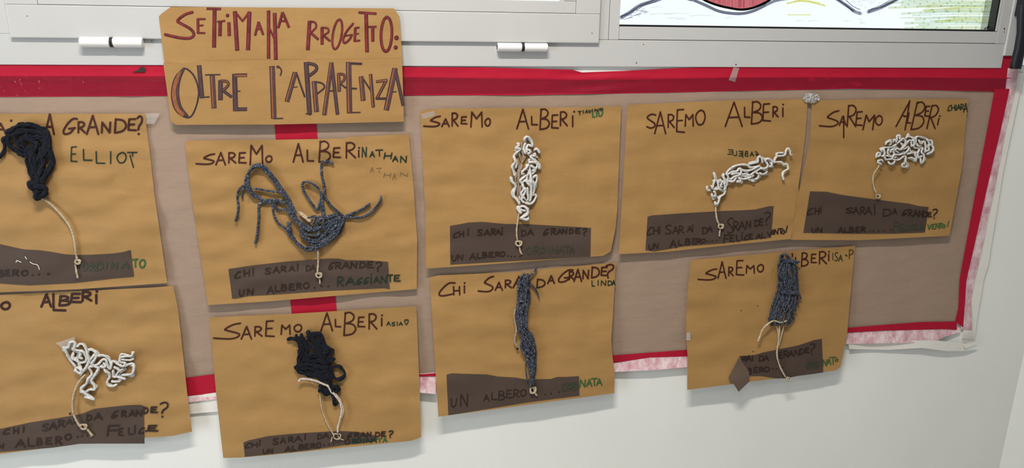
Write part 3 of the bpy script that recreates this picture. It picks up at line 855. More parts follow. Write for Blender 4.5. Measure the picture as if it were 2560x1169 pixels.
def ellipse(cx, cy, rx, ry, sl=0, n=14):
    return [(cx + rx * math.cos(6.2832 * i / n - 1.57) - sl * math.sin(6.2832 * i / n - 1.57), cy + ry * math.sin(6.2832 * i / n - 1.57)) for i in range(n + 1)]
L = []
def st(kind, pts, w, fl=None): L[-1].append((kind, pts, w, f1(w) if fl is None else fl))
def nl(): L.append([])
nl(); st('c', [(322, 122), (250, 145), (175, 205), (200, 230), (305, 290), (338, 345), (300, 380), (200, 378), (52, 345)], 28)
nl(); st('l', [(378, 190), (380, 330)], 28); st('l', [(368, 190), (455, 190)], 18); st('l', [(375, 255), (435, 253)], 16); st('l', [(370, 328), (452, 330)], 18)
nl(); st('l', [(465, 86), (610, 90)], 24); st('l', [(546, 92), (540, 475)], 40)
nl(); st('l', [(570, 217), (652, 208)], 18); st('l', [(602, 222), (598, 360)], 36)
nl(); st('d', [(675, 155)], 36); st('l', [(688, 222), (692, 358)], 34)
nl(); st('l', [(748, 112), (772, 505)], 42); st('l', [(745, 112), (825, 210), (895, 115)], 20); st('l', [(893, 118), (880, 500)], 42)
nl(); st('l', [(985, 218), (950, 355)], 24); st('l', [(985, 218), (1032, 348)], 24); st('l', [(965, 290), (1012, 288)], 16)
nl(); st('l', [(1085, 105), (1085, 585)], 34); st('l', [(1090, 275), (1142, 385)], 20); st('l', [(1146, 130), (1158, 595)], 38)
nl(); st('l', [(1225, 122), (1182, 280)], 26); st('l', [(1225, 122), (1290, 275)], 26); st('l', [(1172, 262), (1195, 262)], 10); st('l', [(1205, 208), (1262, 212)], 18)
nl(); st('l', [(1495, 212), (1478, 500)], 38); st('c', [(1492, 215), (1548, 224), (1560, 270), (1500, 332)], 20); st('l', [(1512, 332), (1584, 395)], 24)
nl(); st('l', [(1620, 272), (1620, 445)], 32); st('c', [(1620, 275), (1678, 284), (1682, 322), (1632, 352)], 18); st('l', [(1640, 358), (1702, 412)], 22)
nl(); st('c', ellipse(1772, 342, 44, 148, 22), 22)
nl(); st('c', [(1930, 236), (1862, 320), (1830, 400), (1848, 430), (1896, 392), (1918, 348)], 22); st('l', [(1848, 358), (1928, 345)], 14)
nl(); st('l', [(1952, 280), (1946, 410)], 26); st('l', [(1945, 280), (1995, 274)], 18); st('l', [(1948, 340), (1990, 335)], 14); st('l', [(1935, 410), (2002, 404)], 18)
nl(); st('l', [(1985, 124), (2165, 136)], 24); st('l', [(2060, 132), (2070, 520)], 38)
nl(); st('l', [(2080, 268), (2165, 265)], 18); st('l', [(2127, 272), (2127, 415)], 32)
nl(); st('c', ellipse(2264, 342, 54, 172, 6), 28)
nl(); st('d', [(2365, 378)], 46); st('d', [(2357, 475)], 42)
title(t1, L, 'maroon_dark', 'maroon')
L = []
def g(w, a=0.0): return [(w * 0.16, w * 0.26, 'orange'), (-w * 0.22, w * 0.40, 'violet')]
def gv(w): return [(0, w * 0.55, 'violet')]
nl(); st('c', [(235, 685), (150, 780), (116, 940), (150, 1090), (240, 1165), (312, 1160), (368, 1040), (385, 900), (340, 760), (270, 690), (235, 685)], 16, [])
st('c', [(232, 692), (190, 800), (176, 940), (205, 1070), (270, 1158)], 30, [(0, 16, 'violet')])
st('c', [(205, 730), (158, 820), (138, 940), (165, 1070), (225, 1145)], 30, [(0, 38, 'orange')])
nl(); st('l', [(390, 652), (420, 980)], 46, gv(46)); st('l', [(420, 972), (495, 968)], 12, [])
nl(); st('l', [(450, 748), (605, 745)], 12, []); st('l', [(522, 750), (540, 1082)], 50, g(50))
nl(); st('l', [(605, 802), (604, 1000)], 46, gv(46)); st('c', [(610, 808), (670, 815), (682, 850), (632, 902)], 28, [(0, 8, 'orange')]); st('l', [(628, 905), (718, 970)], 30, gv(30))
nl(); st('l', [(745, 738), (755, 1110)], 50, gv(50)); st('l', [(748, 752), (870, 750)], 34, [(4, 16, 'orange')]); st('l', [(770, 910), (805, 910)], 10, []); st('l', [(745, 1092), (870, 1090)], 36, gv(36))
nl(); st('l', [(1120, 660), (1138, 1185)], 54, g(54)); st('l', [(1138, 1185), (1232, 1182)], 12, [])
nl(); st('d', [(1178, 668)], 30); st('c', [(1190, 668), (1215, 705), (1203, 752)], 14, [])
nl(); st('l', [(1352, 722), (1268, 1015)], 48, g(48)); st('l', [(1360, 720), (1448, 970)], 18, []); st('l', [(1330, 872), (1375, 868)], 9, [])
nl(); st('l', [(1460, 620), (1496, 1140)], 48, gv(48)); st('c', [(1478, 632), (1550, 650), (1565, 695), (1500, 752)], 32, [(0, 16, 'violet')]); st('l', [(1455, 1135), (1512, 1148)], 10, [])
nl(); st('l', [(1540, 812), (1565, 1118)], 48, g(48)); st('c', [(1540, 816), (1620, 832), (1640, 880), (1532, 962)], 16, [])
nl(); st('l', [(1714, 625), (1642, 1150)], 42, g(42)); st('l', [(1715, 625), (1775, 1145)], 36, gv(36)); st('l', [(1678, 910), (1755, 905)], 14, [])
nl(); st('l', [(1785, 732), (1792, 915)], 32, [(0, 10, 'orange')]); st('c', [(1785, 738), (1838, 746), (1840, 800), (1792, 832)], 24, [(0, 6, 'orange')]); st('l', [(1802, 835), (1860, 880)], 16, [])
nl(); st('l', [(1885, 622), (1895, 1130)], 54, g(54)); st('l', [(1865, 630), (2020, 638)], 22, []); st('l', [(1880, 880), (1970, 886)], 16, []); st('l', [(1880, 1126), (2006, 1122)], 12, [])
nl(); st('l', [(2010, 762), (2032, 1005)], 48, g(48)); st('l', [(2015, 762), (2125, 930)], 16, []); st('l', [(2105, 740), (2132, 1072)], 34, [(4, 12, 'orange')])
nl(); st('l', [(2160, 816), (2275, 800)], 26, [(0, 10, 'orange')]); st('l', [(2262, 802), (2168, 985)], 30, [(0, 8, 'orange')]); st('l', [(2155, 985), (2262, 985)], 22, [])
nl(); st('l', [(2350, 682), (2262, 1100)], 54, g(54)); st('l', [(2350, 682), (2432, 1056)], 34, gv(34)); st('l', [(2290, 920), (2365, 915)], 10, [])
title(t2, L, 'purple', 'violet')

# ---- yarn helpers bound to a sheet
class Crown:
    def __init__(s, sheet, mat, name='yarn_crown'):
        s.sh, s.mat, s.bm, s.name = sheet, mat, bmesh.new(), name
        s.loose = []
    def add(s, V, pts, r, n=1, jit=0.0, lift=3.0, wob=2.5, **kw):
        for _ in range(n):
            strand(s.bm, V, pts, r, s.sh.d, lift=lift + random.uniform(-1, 1.5) * (n > 1), wob=wob, jit=jit, **kw)
    def fill(s, V, strands, r, n, jit, **kw):
        for _ in range(n):
            for pts in strands:
                strand(s.bm, V, pts, r, s.sh.d, lift=0.8, wob=1.5, jit=jit, **kw)
    def end(s, V, pts, r, lift=2.0, wob=1.5, mat=None, **kw):
        b = bmesh.new(); strand(b, V, pts, r, s.sh.d, lift=lift, wob=wob, **kw)
        s.loose.append((b, mat or s.mat))
    def hair(s, V, strands, n, spread, length, r=0.00011, lift=6.0):
        for pts in strands:
            fuzz(s.bm, V, [p[:2] for p in catmull(pts, 12)], s.sh.d, n, spread, r, length, lift)
    def done(s, label=None):
        o = s.sh.add(s.name, s.bm, s.mat, None, False, label)
        for b, m in s.loose:
            s.sh.add('loose_strand', b, m, o)
        return o
HK = dict(twist=900.0, lobe=0.24, nseg=8, step=2.6, rj=0.1)
WK = dict(nseg=8, rj=0.35, twist=500.0, lobe=0.12)
NF = dict(nseg=6, rj=0.6, twist=300.0, lobe=0.2)
NK = dict(nseg=8, rj=0.7, twist=160.0, lobe=0.2)
CK = dict(twist=1100.0, lobe=0.2, nseg=8, step=2.5)
def trunk(sh, V, pts, kc, kr, tail, r=3.0, lift=1.5, name='trunk_cord'):
    b = bmesh.new()
    r *= 0.86
    strand(b, V, pts, r, sh.on(0.0006), lift=lift, wob=1.0, **CK)
    o = sh.add(name, b, 'cord')
    if kc:
        k = bmesh.new(); knot(k, V, kc, kr, r * 0.95, sh.on(0.0006), lift=1.5)
        sh.add('knot', k, 'cord', o)
    for t in tail:
        b = bmesh.new(); strand(b, V, t, r * 0.9, sh.on(0.0006), lift=0.8, wob=0.5, **CK)
        sh.add('cord_tail', b, 'cord', o)
    return o

# ---- sheet 1: black roving tree, far left, upper row
s = Sheet('yarn_tree_sheet', 'kraft sheet with a big black wool tree on a long curved cord, upper left', 'sheet', YG,
          [(-165, 288), (0, 284), (362, 284)], [(-150, 742), (0, 730), (200, 722), (418, 707)], None, [(362, 284), (377, 400), (386, 485), (418, 707)], base=0.0055, lift=0.006, amp=0.0022, seed=11)
V15, V16 = View(0, 270, 5.3333), View(0, 480, 5.3333)
s.ink(V15, 'A -70 205 75 330|. 145 165|A 600 80 720 345|G 840 140 1025 345|R 1040 185 1130 325|A 1155 100 1310 345|N 1355 190 1470 325|D 1530 145 1680 330|E 1710 145 1815 295|? 1830 105 1895 350', 5.0, 'ink_brown', 'heading_lettering')
s.ink(V15, 'E 945 515 1025 712|L 1105 550 1222 695|L 1275 580 1395 735|I 1470 580 1478 738|O 1560 590 1680 730|T 1700 590 1825 640|I 1745 630 1810 790 -45', 3.2, 'ink_darkgreen', 'name_lettering')
cd = s.strip(V16, [(-700, 640), (0, 695), (200, 740), (330, 765), (520, 775), (700, 800), (870, 830), (1000, 838), (1200, 835), (1500, 820), (1640, 800), (1740, 770)],
        [(-700, 1215), (0, 1215), (200, 1230), (400, 1240), (700, 1225), (1000, 1210), (1500, 1150), (1785, 1125)])
s.ink(V16, 'B -30 1045 45 1130|E 70 1040 130 1110|R 165 1040 245 1115|O 285 1045 365 1110|. 430 1105|. 515 1095|. 635 1090|. 650 1088', 4.2, 'ink_card', 'lettering', cd, INK)
s.ink(V16, 'O 1100 950 1160 1040|R 1190 960 1260 1050|D 1280 950 1370 1040|I 1415 945 1420 1020|N 1480 940 1560 1020|A 1620 935 1720 1010', 4.5, 'ink_faint', 'lettering', cd, INK)
s.ink(V16, 'T 1770 895 1835 995|O 1860 900 1935 1005', 4.5, 'ink_green', 'word_lettering')
E1 = View(0, 290, 5.3125)
c = Crown(s, 'navy_yarn')
for pts, n in (([(130, 210), (240, 140), (400, 120), (540, 160), (630, 240), (650, 380), (610, 480), (550, 560)], 4), ([(150, 260), (280, 205), (450, 195), (580, 250), (610, 360), (570, 470), (500, 600)], 4),
               ([(120, 250), (115, 370), (165, 435), (230, 470), (320, 530)], 2), ([(190, 280), (225, 350), (290, 430), (350, 490)], 2),
               ([(350, 470), (375, 620), (405, 760), (460, 880), (500, 980)], 4), ([(450, 400), (460, 600), (490, 760), (500, 900)], 4), ([(560, 420), (560, 600), (530, 780), (510, 900)], 4),
               ([(640, 440), (705, 560), (695, 640), (620, 760), (540, 880)], 3), ([(400, 450), (420, 640), (470, 800)], 3), ([(300, 300), (420, 330), (500, 400), (440, 460), (380, 400)], 3), ([(330, 250), (420, 290), (540, 300), (590, 380)], 3),
               ([(290, 300), (300, 380), (350, 480), (380, 560)], 2)):
    c.add(E1, pts, 3.6, n, 2.4, 4, 3, **NK)
    c.add(E1, pts, 1.9, n * 3, 4.0, 6, 4, **NF)
    c.hair(E1, [pts], 50, 5, 9, 0.00007)
for pts in ([(400, 900), (440, 960), (520, 940), (600, 960), (615, 1030), (560, 1060), (480, 1040), (470, 980)], [(470, 1030), (495, 1100), (540, 1070)], [(415, 860), (400, 940), (450, 980)], [(460, 1000), (530, 1010), (600, 1000)], [(440, 860), (480, 930), (560, 930)]):
    c.add(E1, pts, 5.0, 2, 1.2, 6, 3, **NK)
c.end(E1, [(120, 275), (60, 285), (45, 330), (65, 390), (50, 470), (0, 530), (-60, 560)], 3.6, **NK)
c.end(E1, [(60, 230), (130, 195), (180, 200)], 4.2, **NK)
fuzz(c.bm, E1, [(240, 130), (540, 150), (660, 380), (700, 600), (400, 760), (600, 980), (150, 420), (480, 1100)], s.d, 120, 7, 0.00008, length=12)
c.done('black fluffy wool')
trunk(s, V16, [(555, 65), (640, 130), (760, 240), (880, 380), (950, 500), (990, 640), (1010, 780), (1025, 880), (1040, 910)], (1032, 930), 38, [[(1005, 960), (1020, 1060), (1040, 1150)]], 2.8)
new_obj('corner_tape', patch([(360, 283), (400, 283)], [(352, 310), (386, 309)], lambda x, y: 0.0085, None, None, 5, 0.0001), M['tape'], s.root, True)
for pts in ([(215, 935), (225, 910), (280, 935)], [(335, 860), (355, 890)], [(400, 930), (440, 955), (500, 970), (525, 1030)]):
    bm = bmesh.new(); ribbon(bm, catmull(V16.l(pts), 3), 1.6, s.on(0.0017)); s.add('scratch', bm, 'lining', cd)

# ---- sheet 2: white tree, far left, lower row
s = Sheet('yarn_tree_sheet', 'kraft sheet with a white wool tree on a curved cord, bottom left corner', 'sheet', YG,
          [(-150, 744), (0, 736), (386, 718), (433, 714)], [(-150, 1155), (0, 1134), (210, 1107), (362, 1093), (431, 1089), (480, 1078)], None, [(433, 714), (445, 770), (460, 908), (470, 1000), (480, 1078)], base=0.0065, lift=0.020, amp=0.0022, seed=14)
V17, V18 = View(0, 690, 5.3333), View(0, 900, 5.3333)
s.ink(V17, 'O 15 345 130 440|A 550 240 680 405|L 700 240 870 455|B 790 265 930 390|E 945 235 1080 345|R 1095 210 1215 325|i 1255 195 1310 360', 6.0, 'ink_thick', 'heading_lettering')
cd = s.strip(V18, [(-700, 1040), (0, 915), (400, 830), (960, 740), (1100, 710), (1250, 650), (1500, 620), (1700, 600), (1870, 597), (1915, 612)], [(-700, 1290), (0, 1222), (700, 1165), (1070, 1112), (1400, 1110), (1928, 1110)])
s.ink(V18, 'C 40 915 125 985|H 180 900 240 975|i 305 880 318 955|S 565 850 640 940|A 655 830 755 920|R 780 800 860 885|A 885 790 960 850|I 985 770 995 835|. 930 710|D 1155 730 1220 805|A 1255 710 1360 790|G 1485 680 1570 770|R 1620 675 1680 750|A 1720 670 1800 745|N 1815 670 1885 740|D 1915 630 1970 710|E 2010 625 2095 695|? 2135 560 2240 755', 4.2, 'ink_card', 'lettering', cd, INK)
s.ink(V18, 'N -60 1110 40 1170|A 205 1060 330 1160|L 370 1040 450 1145|B 490 1040 555 1130|E 610 1035 690 1115|R 740 1020 820 1115|O 865 985 945 1060|. 1030 1020|. 1090 1010|. 1160 1000|F 1430 870 1590 1005|E 1585 910 1640 1000|L 1710 905 1770 985|i 1790 870 1800 970|C 1850 900 1920 975|. 1945 940|E 1970 870 2100 940', 4.2, 'ink_card', 'lettering', cd, INK)
Wf = View(130, 830, 6.496)
c = Crown(s, 'white_yarn')
for pts in ([(180, 230), (215, 290), (240, 240), (270, 250), (290, 170), (340, 150), (375, 180), (365, 260), (400, 290), (500, 310), (540, 370), (570, 440), (600, 500)], [(185, 235), (235, 320), (255, 380), (300, 440), (340, 500), (380, 560)], [(400, 240), (470, 185), (530, 220), (560, 300), (590, 400), (620, 500)],
            [(370, 590), (420, 570), (470, 610), (490, 660), (420, 650), (365, 600)], [(330, 430), (400, 420), (440, 490), (540, 480), (560, 420)], [(580, 290), (650, 280), (730, 350), (700, 430), (650, 510), (720, 560), (760, 580), (730, 640), (680, 720), (640, 780), (690, 860), (690, 930), (600, 930), (560, 970)],
            [(590, 570), (640, 640), (640, 700), (590, 750), (560, 830), (480, 900), (480, 940), (560, 1010), (650, 1060), (680, 1090), (600, 1060), (525, 1050)], [(760, 510), (830, 440), (880, 450), (910, 560), (950, 590), (980, 470), (1030, 480), (1080, 520), (1160, 550), (1190, 500), (1110, 480), (1110, 410), (1200, 390), (1290, 380), (1330, 310)],
            [(780, 540), (840, 570), (870, 540), (830, 490)], [(845, 600), (880, 640), (930, 660), (940, 720), (900, 790), (920, 860), (1000, 870), (1060, 840)], [(960, 795), (1090, 795), (1120, 740), (1050, 710), (1080, 640), (1170, 590)], [(1180, 560), (1240, 520), (1320, 510), (1330, 590), (1300, 670), (1200, 690), (1130, 690)],
            [(1100, 430), (1250, 450), (1330, 430)], [(990, 620), (1000, 720), (1060, 720), (1200, 760)], [(490, 650), (560, 560), (600, 480), (660, 400), (720, 340)], [(430, 330), (470, 340), (450, 400), (500, 430)], [(350, 330), (340, 420), (420, 470), (460, 560), (490, 640)], [(740, 380), (830, 370), (920, 430), (960, 520)], [(580, 300), (580, 420), (640, 520)], [(600, 560), (700, 540), (780, 500)], [(1000, 560), (1060, 590), (1120, 640)], [(480, 950), (560, 1000), (600, 1040), (660, 1080)]):
    c.add(Wf, pts, 3.0, 1, 0, 5.0, 4.0, **WK)
    c.hair(Wf, [pts], 9, 2.2, 9)
    c.fill(Wf, [pts], 2.7, 1, 3.2, **WK)
c.done('white wool')
trunk(s, V18, [(1140, 190), (1060, 280), (1000, 400), (972, 520), (970, 640), (990, 740), (1040, 840), (1080, 890)], (1110, 887), 46, [[(1150, 905), (1200, 960), (1245, 1005)], [(1190, 950), (1225, 1020)]], 2.8, 4)
new_obj('clear_tape', patch(Wf.l([(60, 175), (360, 75)]), Wf.l([(250, 330), (420, 230)]), s.on(0.004), None, None, 6, 0.0001), M['tape'], s.root, True)

# ---- sheet 3: heather yarn with long loops and tails (second column, upper)
s = Sheet('yarn_tree_sheet', 'kraft sheet with grey blue yarn in wide loops, right below the title sheets', 'sheet', YG,
          [(462, 354), (474, 351), (690, 349), (860, 346), (872, 342), (1022, 335)], [(520, 762), (684, 752), (1042, 722)], [(462, 354), (480, 500), (520, 762)], [(1022, 335), (1034, 465), (1043, 600), (1042, 722)], base=0.0060, lift=0.006, amp=0.0024, seed=21)
V1, V2 = View(460, 320, 4.2667), View(480, 560, 4.2667)
s.ink(V1, 's 130 275 325 385|A 340 260 440 390|R 475 262 550 370|E 585 262 660 370|M 705 185 838 388|O 872 295 937 362|A 1165 165 1270 360|L 1310 235 1380 350|B 1440 140 1560 360|E 1592 210 1668 312|R 1727 155 1828 315|i 1855 205 1872 305', 4.2, 'ink_brown', 'heading_lettering')
s.ink(V1, 'N 1900 205 1945 305|A 1985 250 2030 305|T 2045 232 2118 295|H 2130 265 2205 325 15|A 2225 300 2280 355|N 2310 300 2372 365', 3.2, 'ink_darkgreen', 'name_lettering')
s.ink(V1, 'A 1985 415 2025 470|T 2050 425 2110 475|H 2125 475 2195 525 15|A 2225 480 2262 548|N 2305 475 2385 515', 1.3, 'pencil', 'pencil_lettering')
cd = s.strip(V2, [(388, 478), (650, 440), (1000, 400), (1450, 367), (1560, 368), (1650, 385), (1900, 388), (2090, 402)], [(428, 792), (480, 790), (600, 765), (800, 755), (1400, 712), (2050, 680), (2108, 692)])
s.ink(V2, 'C 455 505 520 575|H 555 488 610 555|i 645 470 655 548|S 780 470 840 530|A 865 455 930 518|R 950 450 1005 505|A 1035 445 1095 500|i 1120 425 1130 495|D 1218 440 1262 500|A 1265 435 1315 492|G 1455 410 1515 480|R 1530 408 1590 475|A 1600 405 1680 472|N 1695 405 1755 468|D 1790 405 1850 465|E 1870 403 1935 463|? 1965 405 2025 500', 3.4, 'ink_card', 'lettering', cd, INK)
s.ink(V2, 'U 505 700 555 765|N 590 690 650 750|A 800 665 870 740|L 885 655 935 715|B 950 645 1010 710|E 1035 640 1095 700|R 1115 630 1165 690|O 1185 625 1250 685|. 1305 675|. 1380 660|. 1450 660', 3.4, 'ink_card', 'lettering', cd, INK)
s.ink(V2, 'R 1550 562 1615 660|A 1640 570 1735 645|G 1755 575 1815 640|G 1830 570 1885 635|i 1905 530 1915 632|A 1940 560 1995 625|N 2015 555 2075 625|T 2085 540 2140 610|E 2155 545 2220 605', 3.4, 'ink_darkgreen', 'lettering', cd, INK)
Wn = View(560, 390, 4.495)
c = Crown(s, 'heather_yarn')
for k in range(3):
    o = (k - 1) * 16
    c.add(Wn, [(800 + o, 650), (720 + o, 490), (640 + o, 370), (540 + o, 230), (450 + o, 130 - o / 2), (380, 110 - o * .6), (300 - o * .3, 150 - o * .3), (262 + o * .7, 240), (265 + o, 330), (322 + o, 420), (380 + o, 465)], 3.0, 1, 0.6, 4, 3, **HK)
c.add(Wn, [(380, 460), (450, 500), (540, 520), (620, 500), (690, 540)], 3.0, 3, 2.2, 4, 2, **HK)
c.add(Wn, [(560, 540), (620, 600), (700, 605), (760, 650)], 2.8, 1, 0, 3, 2, **HK)
c.add(Wn, [(330, 360), (440, 380), (540, 398), (640, 405)], 2.6, 1, 0, 3, 2, **HK)
c.add(Wn, [(720, 560), (760, 660), (820, 740), (900, 800), (980, 840)], 3.0, 3, 2.0, 5, 3, **HK)
c.add(Wn, [(1130, 660), (1110, 540), (1100, 450), (1060, 360), (960, 295), (895, 295), (880, 345), (920, 430), (980, 520), (1050, 600), (1080, 500), (1110, 440)], 2.9, 1, 0, 3.5, 2.5, **HK)
c.add(Wn, [(1120, 430), (1200, 550), (1280, 620), (1340, 670)], 2.8, 1, 0, 3, 2, **HK)
for pts, n in (([(745, 740), (735, 850), (770, 930), (855, 1005), (960, 1050), (1050, 1035), (1150, 990), (1220, 920), (1290, 850), (1340, 760), (1340, 700)], 4), ([(800, 680), (860, 740), (940, 800), (1040, 840), (1120, 780), (1200, 700), (1290, 690)], 3),
               ([(860, 820), (880, 895), (950, 935), (1050, 930), (1130, 880), (1230, 780), (1250, 720)], 3), ([(880, 800), (900, 870), (970, 890), (1050, 870), (1060, 800), (1000, 780)], 2), ([(1080, 860), (1140, 960), (1210, 880), (1180, 780), (1260, 740)], 3), ([(950, 700), (1010, 670), (1030, 730), (990, 790)], 1), ([(1040, 740), (1100, 700), (1180, 690), (1260, 670), (1300, 730), (1280, 820)], 3), ([(1120, 680), (1110, 780), (1170, 850), (1250, 830)], 2), ([(950, 960), (1050, 980), (1160, 930), (1250, 860)], 3)):
    c.add(Wn, pts, 2.7, n, 2.8, 5, 4, **HK)
    c.hair(Wn, [pts], 14, 3.5, 10)
c.end(Wn, [(245, 330), (185, 355), (150, 440), (162, 560), (150, 660), (128, 735)], 2.8, **HK)
c.end(Wn, [(240, 350), (205, 400), (208, 470)], 2.2, **HK)
c.end(Wn, [(450, 505), (395, 550), (392, 680), (382, 800), (370, 900), (350, 985)], 3.2, **HK)
c.end(Wn, [(545, 530), (560, 650), (610, 750), (700, 820), (735, 900)], 2.8, **HK)
c.end(Wn, [(1235, 88), (1165, 60), (1100, 75), (1098, 200), (1120, 300), (1130, 400), (1095, 480), (1090, 560), (1125, 690)], 3.0, **HK)
c.end(Wn, [(1645, 528), (1560, 590), (1450, 640), (1370, 670), (1280, 690)], 2.9, **HK)
c.end(Wn, [(1760, 440), (1762, 490), (1700, 580), (1640, 640), (1560, 680), (1450, 690), (1330, 680)], 3.0, **HK)
c.end(Wn, [(838, 628), (885, 650), (935, 695), (975, 738)], 2.6, 6, 1, 'cord', **CK)
c.end(Wn, [(850, 640), (880, 670), (930, 710), (960, 740)], 2.2, 6, 1, 'cord', **CK)
fuzz(c.bm, Wn, [(300, 440), (470, 520), (1350, 800), (760, 700), (640, 560), (1290, 850), (960, 1050)], s.d, 40, 9, length=22)
c.done('grey blue flecked yarn')
trunk(s, V2, [(1345, 270), (1347, 400), (1340, 500), (1345, 540)], (1350, 545), 34, [[(1362, 570), (1366, 640)]], 2.6)

# ---- sheet 4: black tangle with white strings (second column, lower)
s = Sheet('yarn_tree_sheet', 'kraft sheet with a black wool tangle tied by loose white strings, lower row', 'sheet', YG,
          [(523, 793), (727, 784), (1041, 765)], [(558, 1144), (600, 1143), (680, 1136), (1028, 1101), (1052, 1092)], [(523, 793), (541, 990), (558, 1144)], [(1041, 765), (1050, 1000), (1053, 1092)], base=0.0075, lift=0.023, amp=0.0018, seed=27)
V3, V4 = View(500, 750, 4.2667), View(500, 920, 4.4138)
s.ink(V3, 's 145 245 430 412|A 440 280 548 412|R 582 282 660 382|E 700 220 790 385|M 865 265 960 362|O 1003 258 1083 335|A 1290 135 1412 325|L 1440 205 1500 282|B 1535 130 1660 375|E 1685 180 1755 282|R 1800 145 1885 305|i 1930 155 1945 272', 4.0, 'ink_brown', 'heading_lettering')
s.ink(V3, 'A 1990 228 2030 270|S 2045 235 2080 272|I 2100 230 2105 268|A 2120 232 2160 268|h 2180 205 2222 262', 2.2, 'ink_darkgreen', 'name_lettering')
cd = s.strip(V4, [(478, 820), (540, 795), (750, 750), (1000, 725), (1300, 705), (1550, 693), (1700, 700), (1850, 720), (1930, 745)], [(495, 975), (780, 945), (1180, 905), (1600, 845), (1900, 815), (1960, 782)])
s.ink(V4, 'C 497 825 555 878|H 570 820 630 870|i 650 795 662 850|S 805 775 860 838|A 885 768 945 830|R 975 758 1030 815|A 1045 745 1120 805|i 1150 725 1165 785|D 1298 728 1345 780|A 1355 712 1418 768|G 1625 715 1680 765|R 1705 708 1755 758|A 1765 708 1830 758|N 1845 705 1885 755|D 1935 705 1985 755|E 2000 700 2050 750|? 2085 690 2130 760', 3.2, 'ink_card', 'lettering', cd, INK)
s.ink(V4, 'U 695 895 745 940|N 755 890 800 935|A 940 865 1000 918|L 1015 858 1060 905|B 1090 840 1145 895|E 1155 835 1200 885|R 1220 830 1270 880|O 1285 820 1330 878|. 1365 845|. 1420 840|. 1470 832|O 1600 785 1650 835', 3.2, 'ink_card', 'lettering', cd, INK)
s.ink(V4, 'R 1680 782 1720 825|D 1730 780 1780 820|I 1805 780 1808 820|N 1835 778 1890 815|A 1895 772 1945 812', 3.6, 'ink_darkgreen', 'lettering', cd, INK)
s.ink(V4, 'T 1950 775 2010 815|A 2020 770 2062 812', 3.0, 'ink_green', 'word_lettering')
Wa = View(700, 800, 5.845)
c = Crown(s, 'navy_yarn')
for pts, n in (([(180, 265), (260, 300), (310, 380), (290, 480), (280, 600), (300, 690)], 3), ([(250, 270), (320, 320), (350, 380), (330, 500), (350, 620)], 2), ([(330, 260), (390, 330), (400, 420), (370, 520)], 2), ([(430, 210), (500, 300), (560, 400), (600, 480)], 4), ([(400, 250), (480, 200), (580, 205), (600, 280), (560, 340)], 3),
               ([(620, 330), (680, 400), (690, 470), (640, 490)], 4), ([(700, 430), (760, 430), (745, 480), (700, 470)], 1), ([(700, 540), (765, 560), (765, 600), (700, 600)], 2), ([(450, 380), (540, 430), (600, 530), (700, 620)], 4), ([(270, 660), (265, 710), (310, 755), (420, 785), (560, 830), (640, 880)], 4),
               ([(300, 690), (450, 710), (600, 740), (720, 750)], 4), ([(420, 520), (520, 520), (620, 600), (720, 690)], 4), ([(360, 640), (480, 660), (620, 700), (730, 680)], 4), ([(740, 690), (740, 800), (720, 890), (700, 940)], 3), ([(600, 820), (690, 850), (690, 780), (730, 720)], 3), ([(500, 780), (620, 800), (700, 840)], 3),
               ([(600, 940), (595, 1020), (660, 1065), (740, 1060), (760, 1000), (700, 950)], 3), ([(640, 1000), (700, 1030), (780, 1090), (800, 1180)], 2), ([(760, 960), (830, 965), (845, 1020), (800, 1045)], 2), ([(520, 330), (640, 420), (660, 560)], 4), ([(400, 480), (390, 560), (470, 600), (560, 600)], 2)):
    c.add(Wa, pts, 3.2, n, 2.0, 4, 3, **NK)
    c.add(Wa, pts, 1.8, n * 3, 3.2, 6, 4, **NF)
    c.hair(Wa, [pts], 60, 5, 9, 0.00007)
for pts in ([(100, 285), (180, 262), (260, 300)], [(235, 200), (250, 270), (310, 320)], [(310, 190), (325, 250), (380, 320)], [(402, 150), (430, 210), (500, 290)], [(770, 680), (860, 668), (930, 740), (945, 800), (870, 860), (790, 835), (770, 750)], [(780, 1080), (775, 1170), (810, 1240), (850, 1180)]):
    c.end(Wa, pts, 3.8, 3, 2, **NK)
fuzz(c.bm, Wa, [(480, 200), (620, 250), (700, 330), (740, 420), (560, 200), (260, 400), (700, 650)], s.d, 160, 8, 0.00008, length=13)
c.done('black fluffy wool')
b = bmesh.new(); strand(b, Wa, [(275, 905), (300, 860), (380, 858), (470, 873), (560, 898), (640, 935), (700, 960), (740, 1030), (800, 1090), (850, 1150), (885, 1220), (900, 1330), (880, 1440), (850, 1550), (845, 1640)], 2.7, s.d, lift=8, wob=2, **CK)
strand(b, Wa, [(700, 960), (745, 1020), (815, 1080), (870, 1150), (905, 1230), (925, 1330), (890, 1450)], 2.0, s.d, lift=7, wob=2, **CK)
tr = s.add('white_string', b, 'string', None, False)
trunk(s, V4, [(1325, 280), (1330, 360), (1360, 500), (1420, 640), (1480, 740)], (1508, 752), 44, [[(1530, 770), (1588, 792)], [(1460, 760), (1445, 815)]], 2.0, 2)

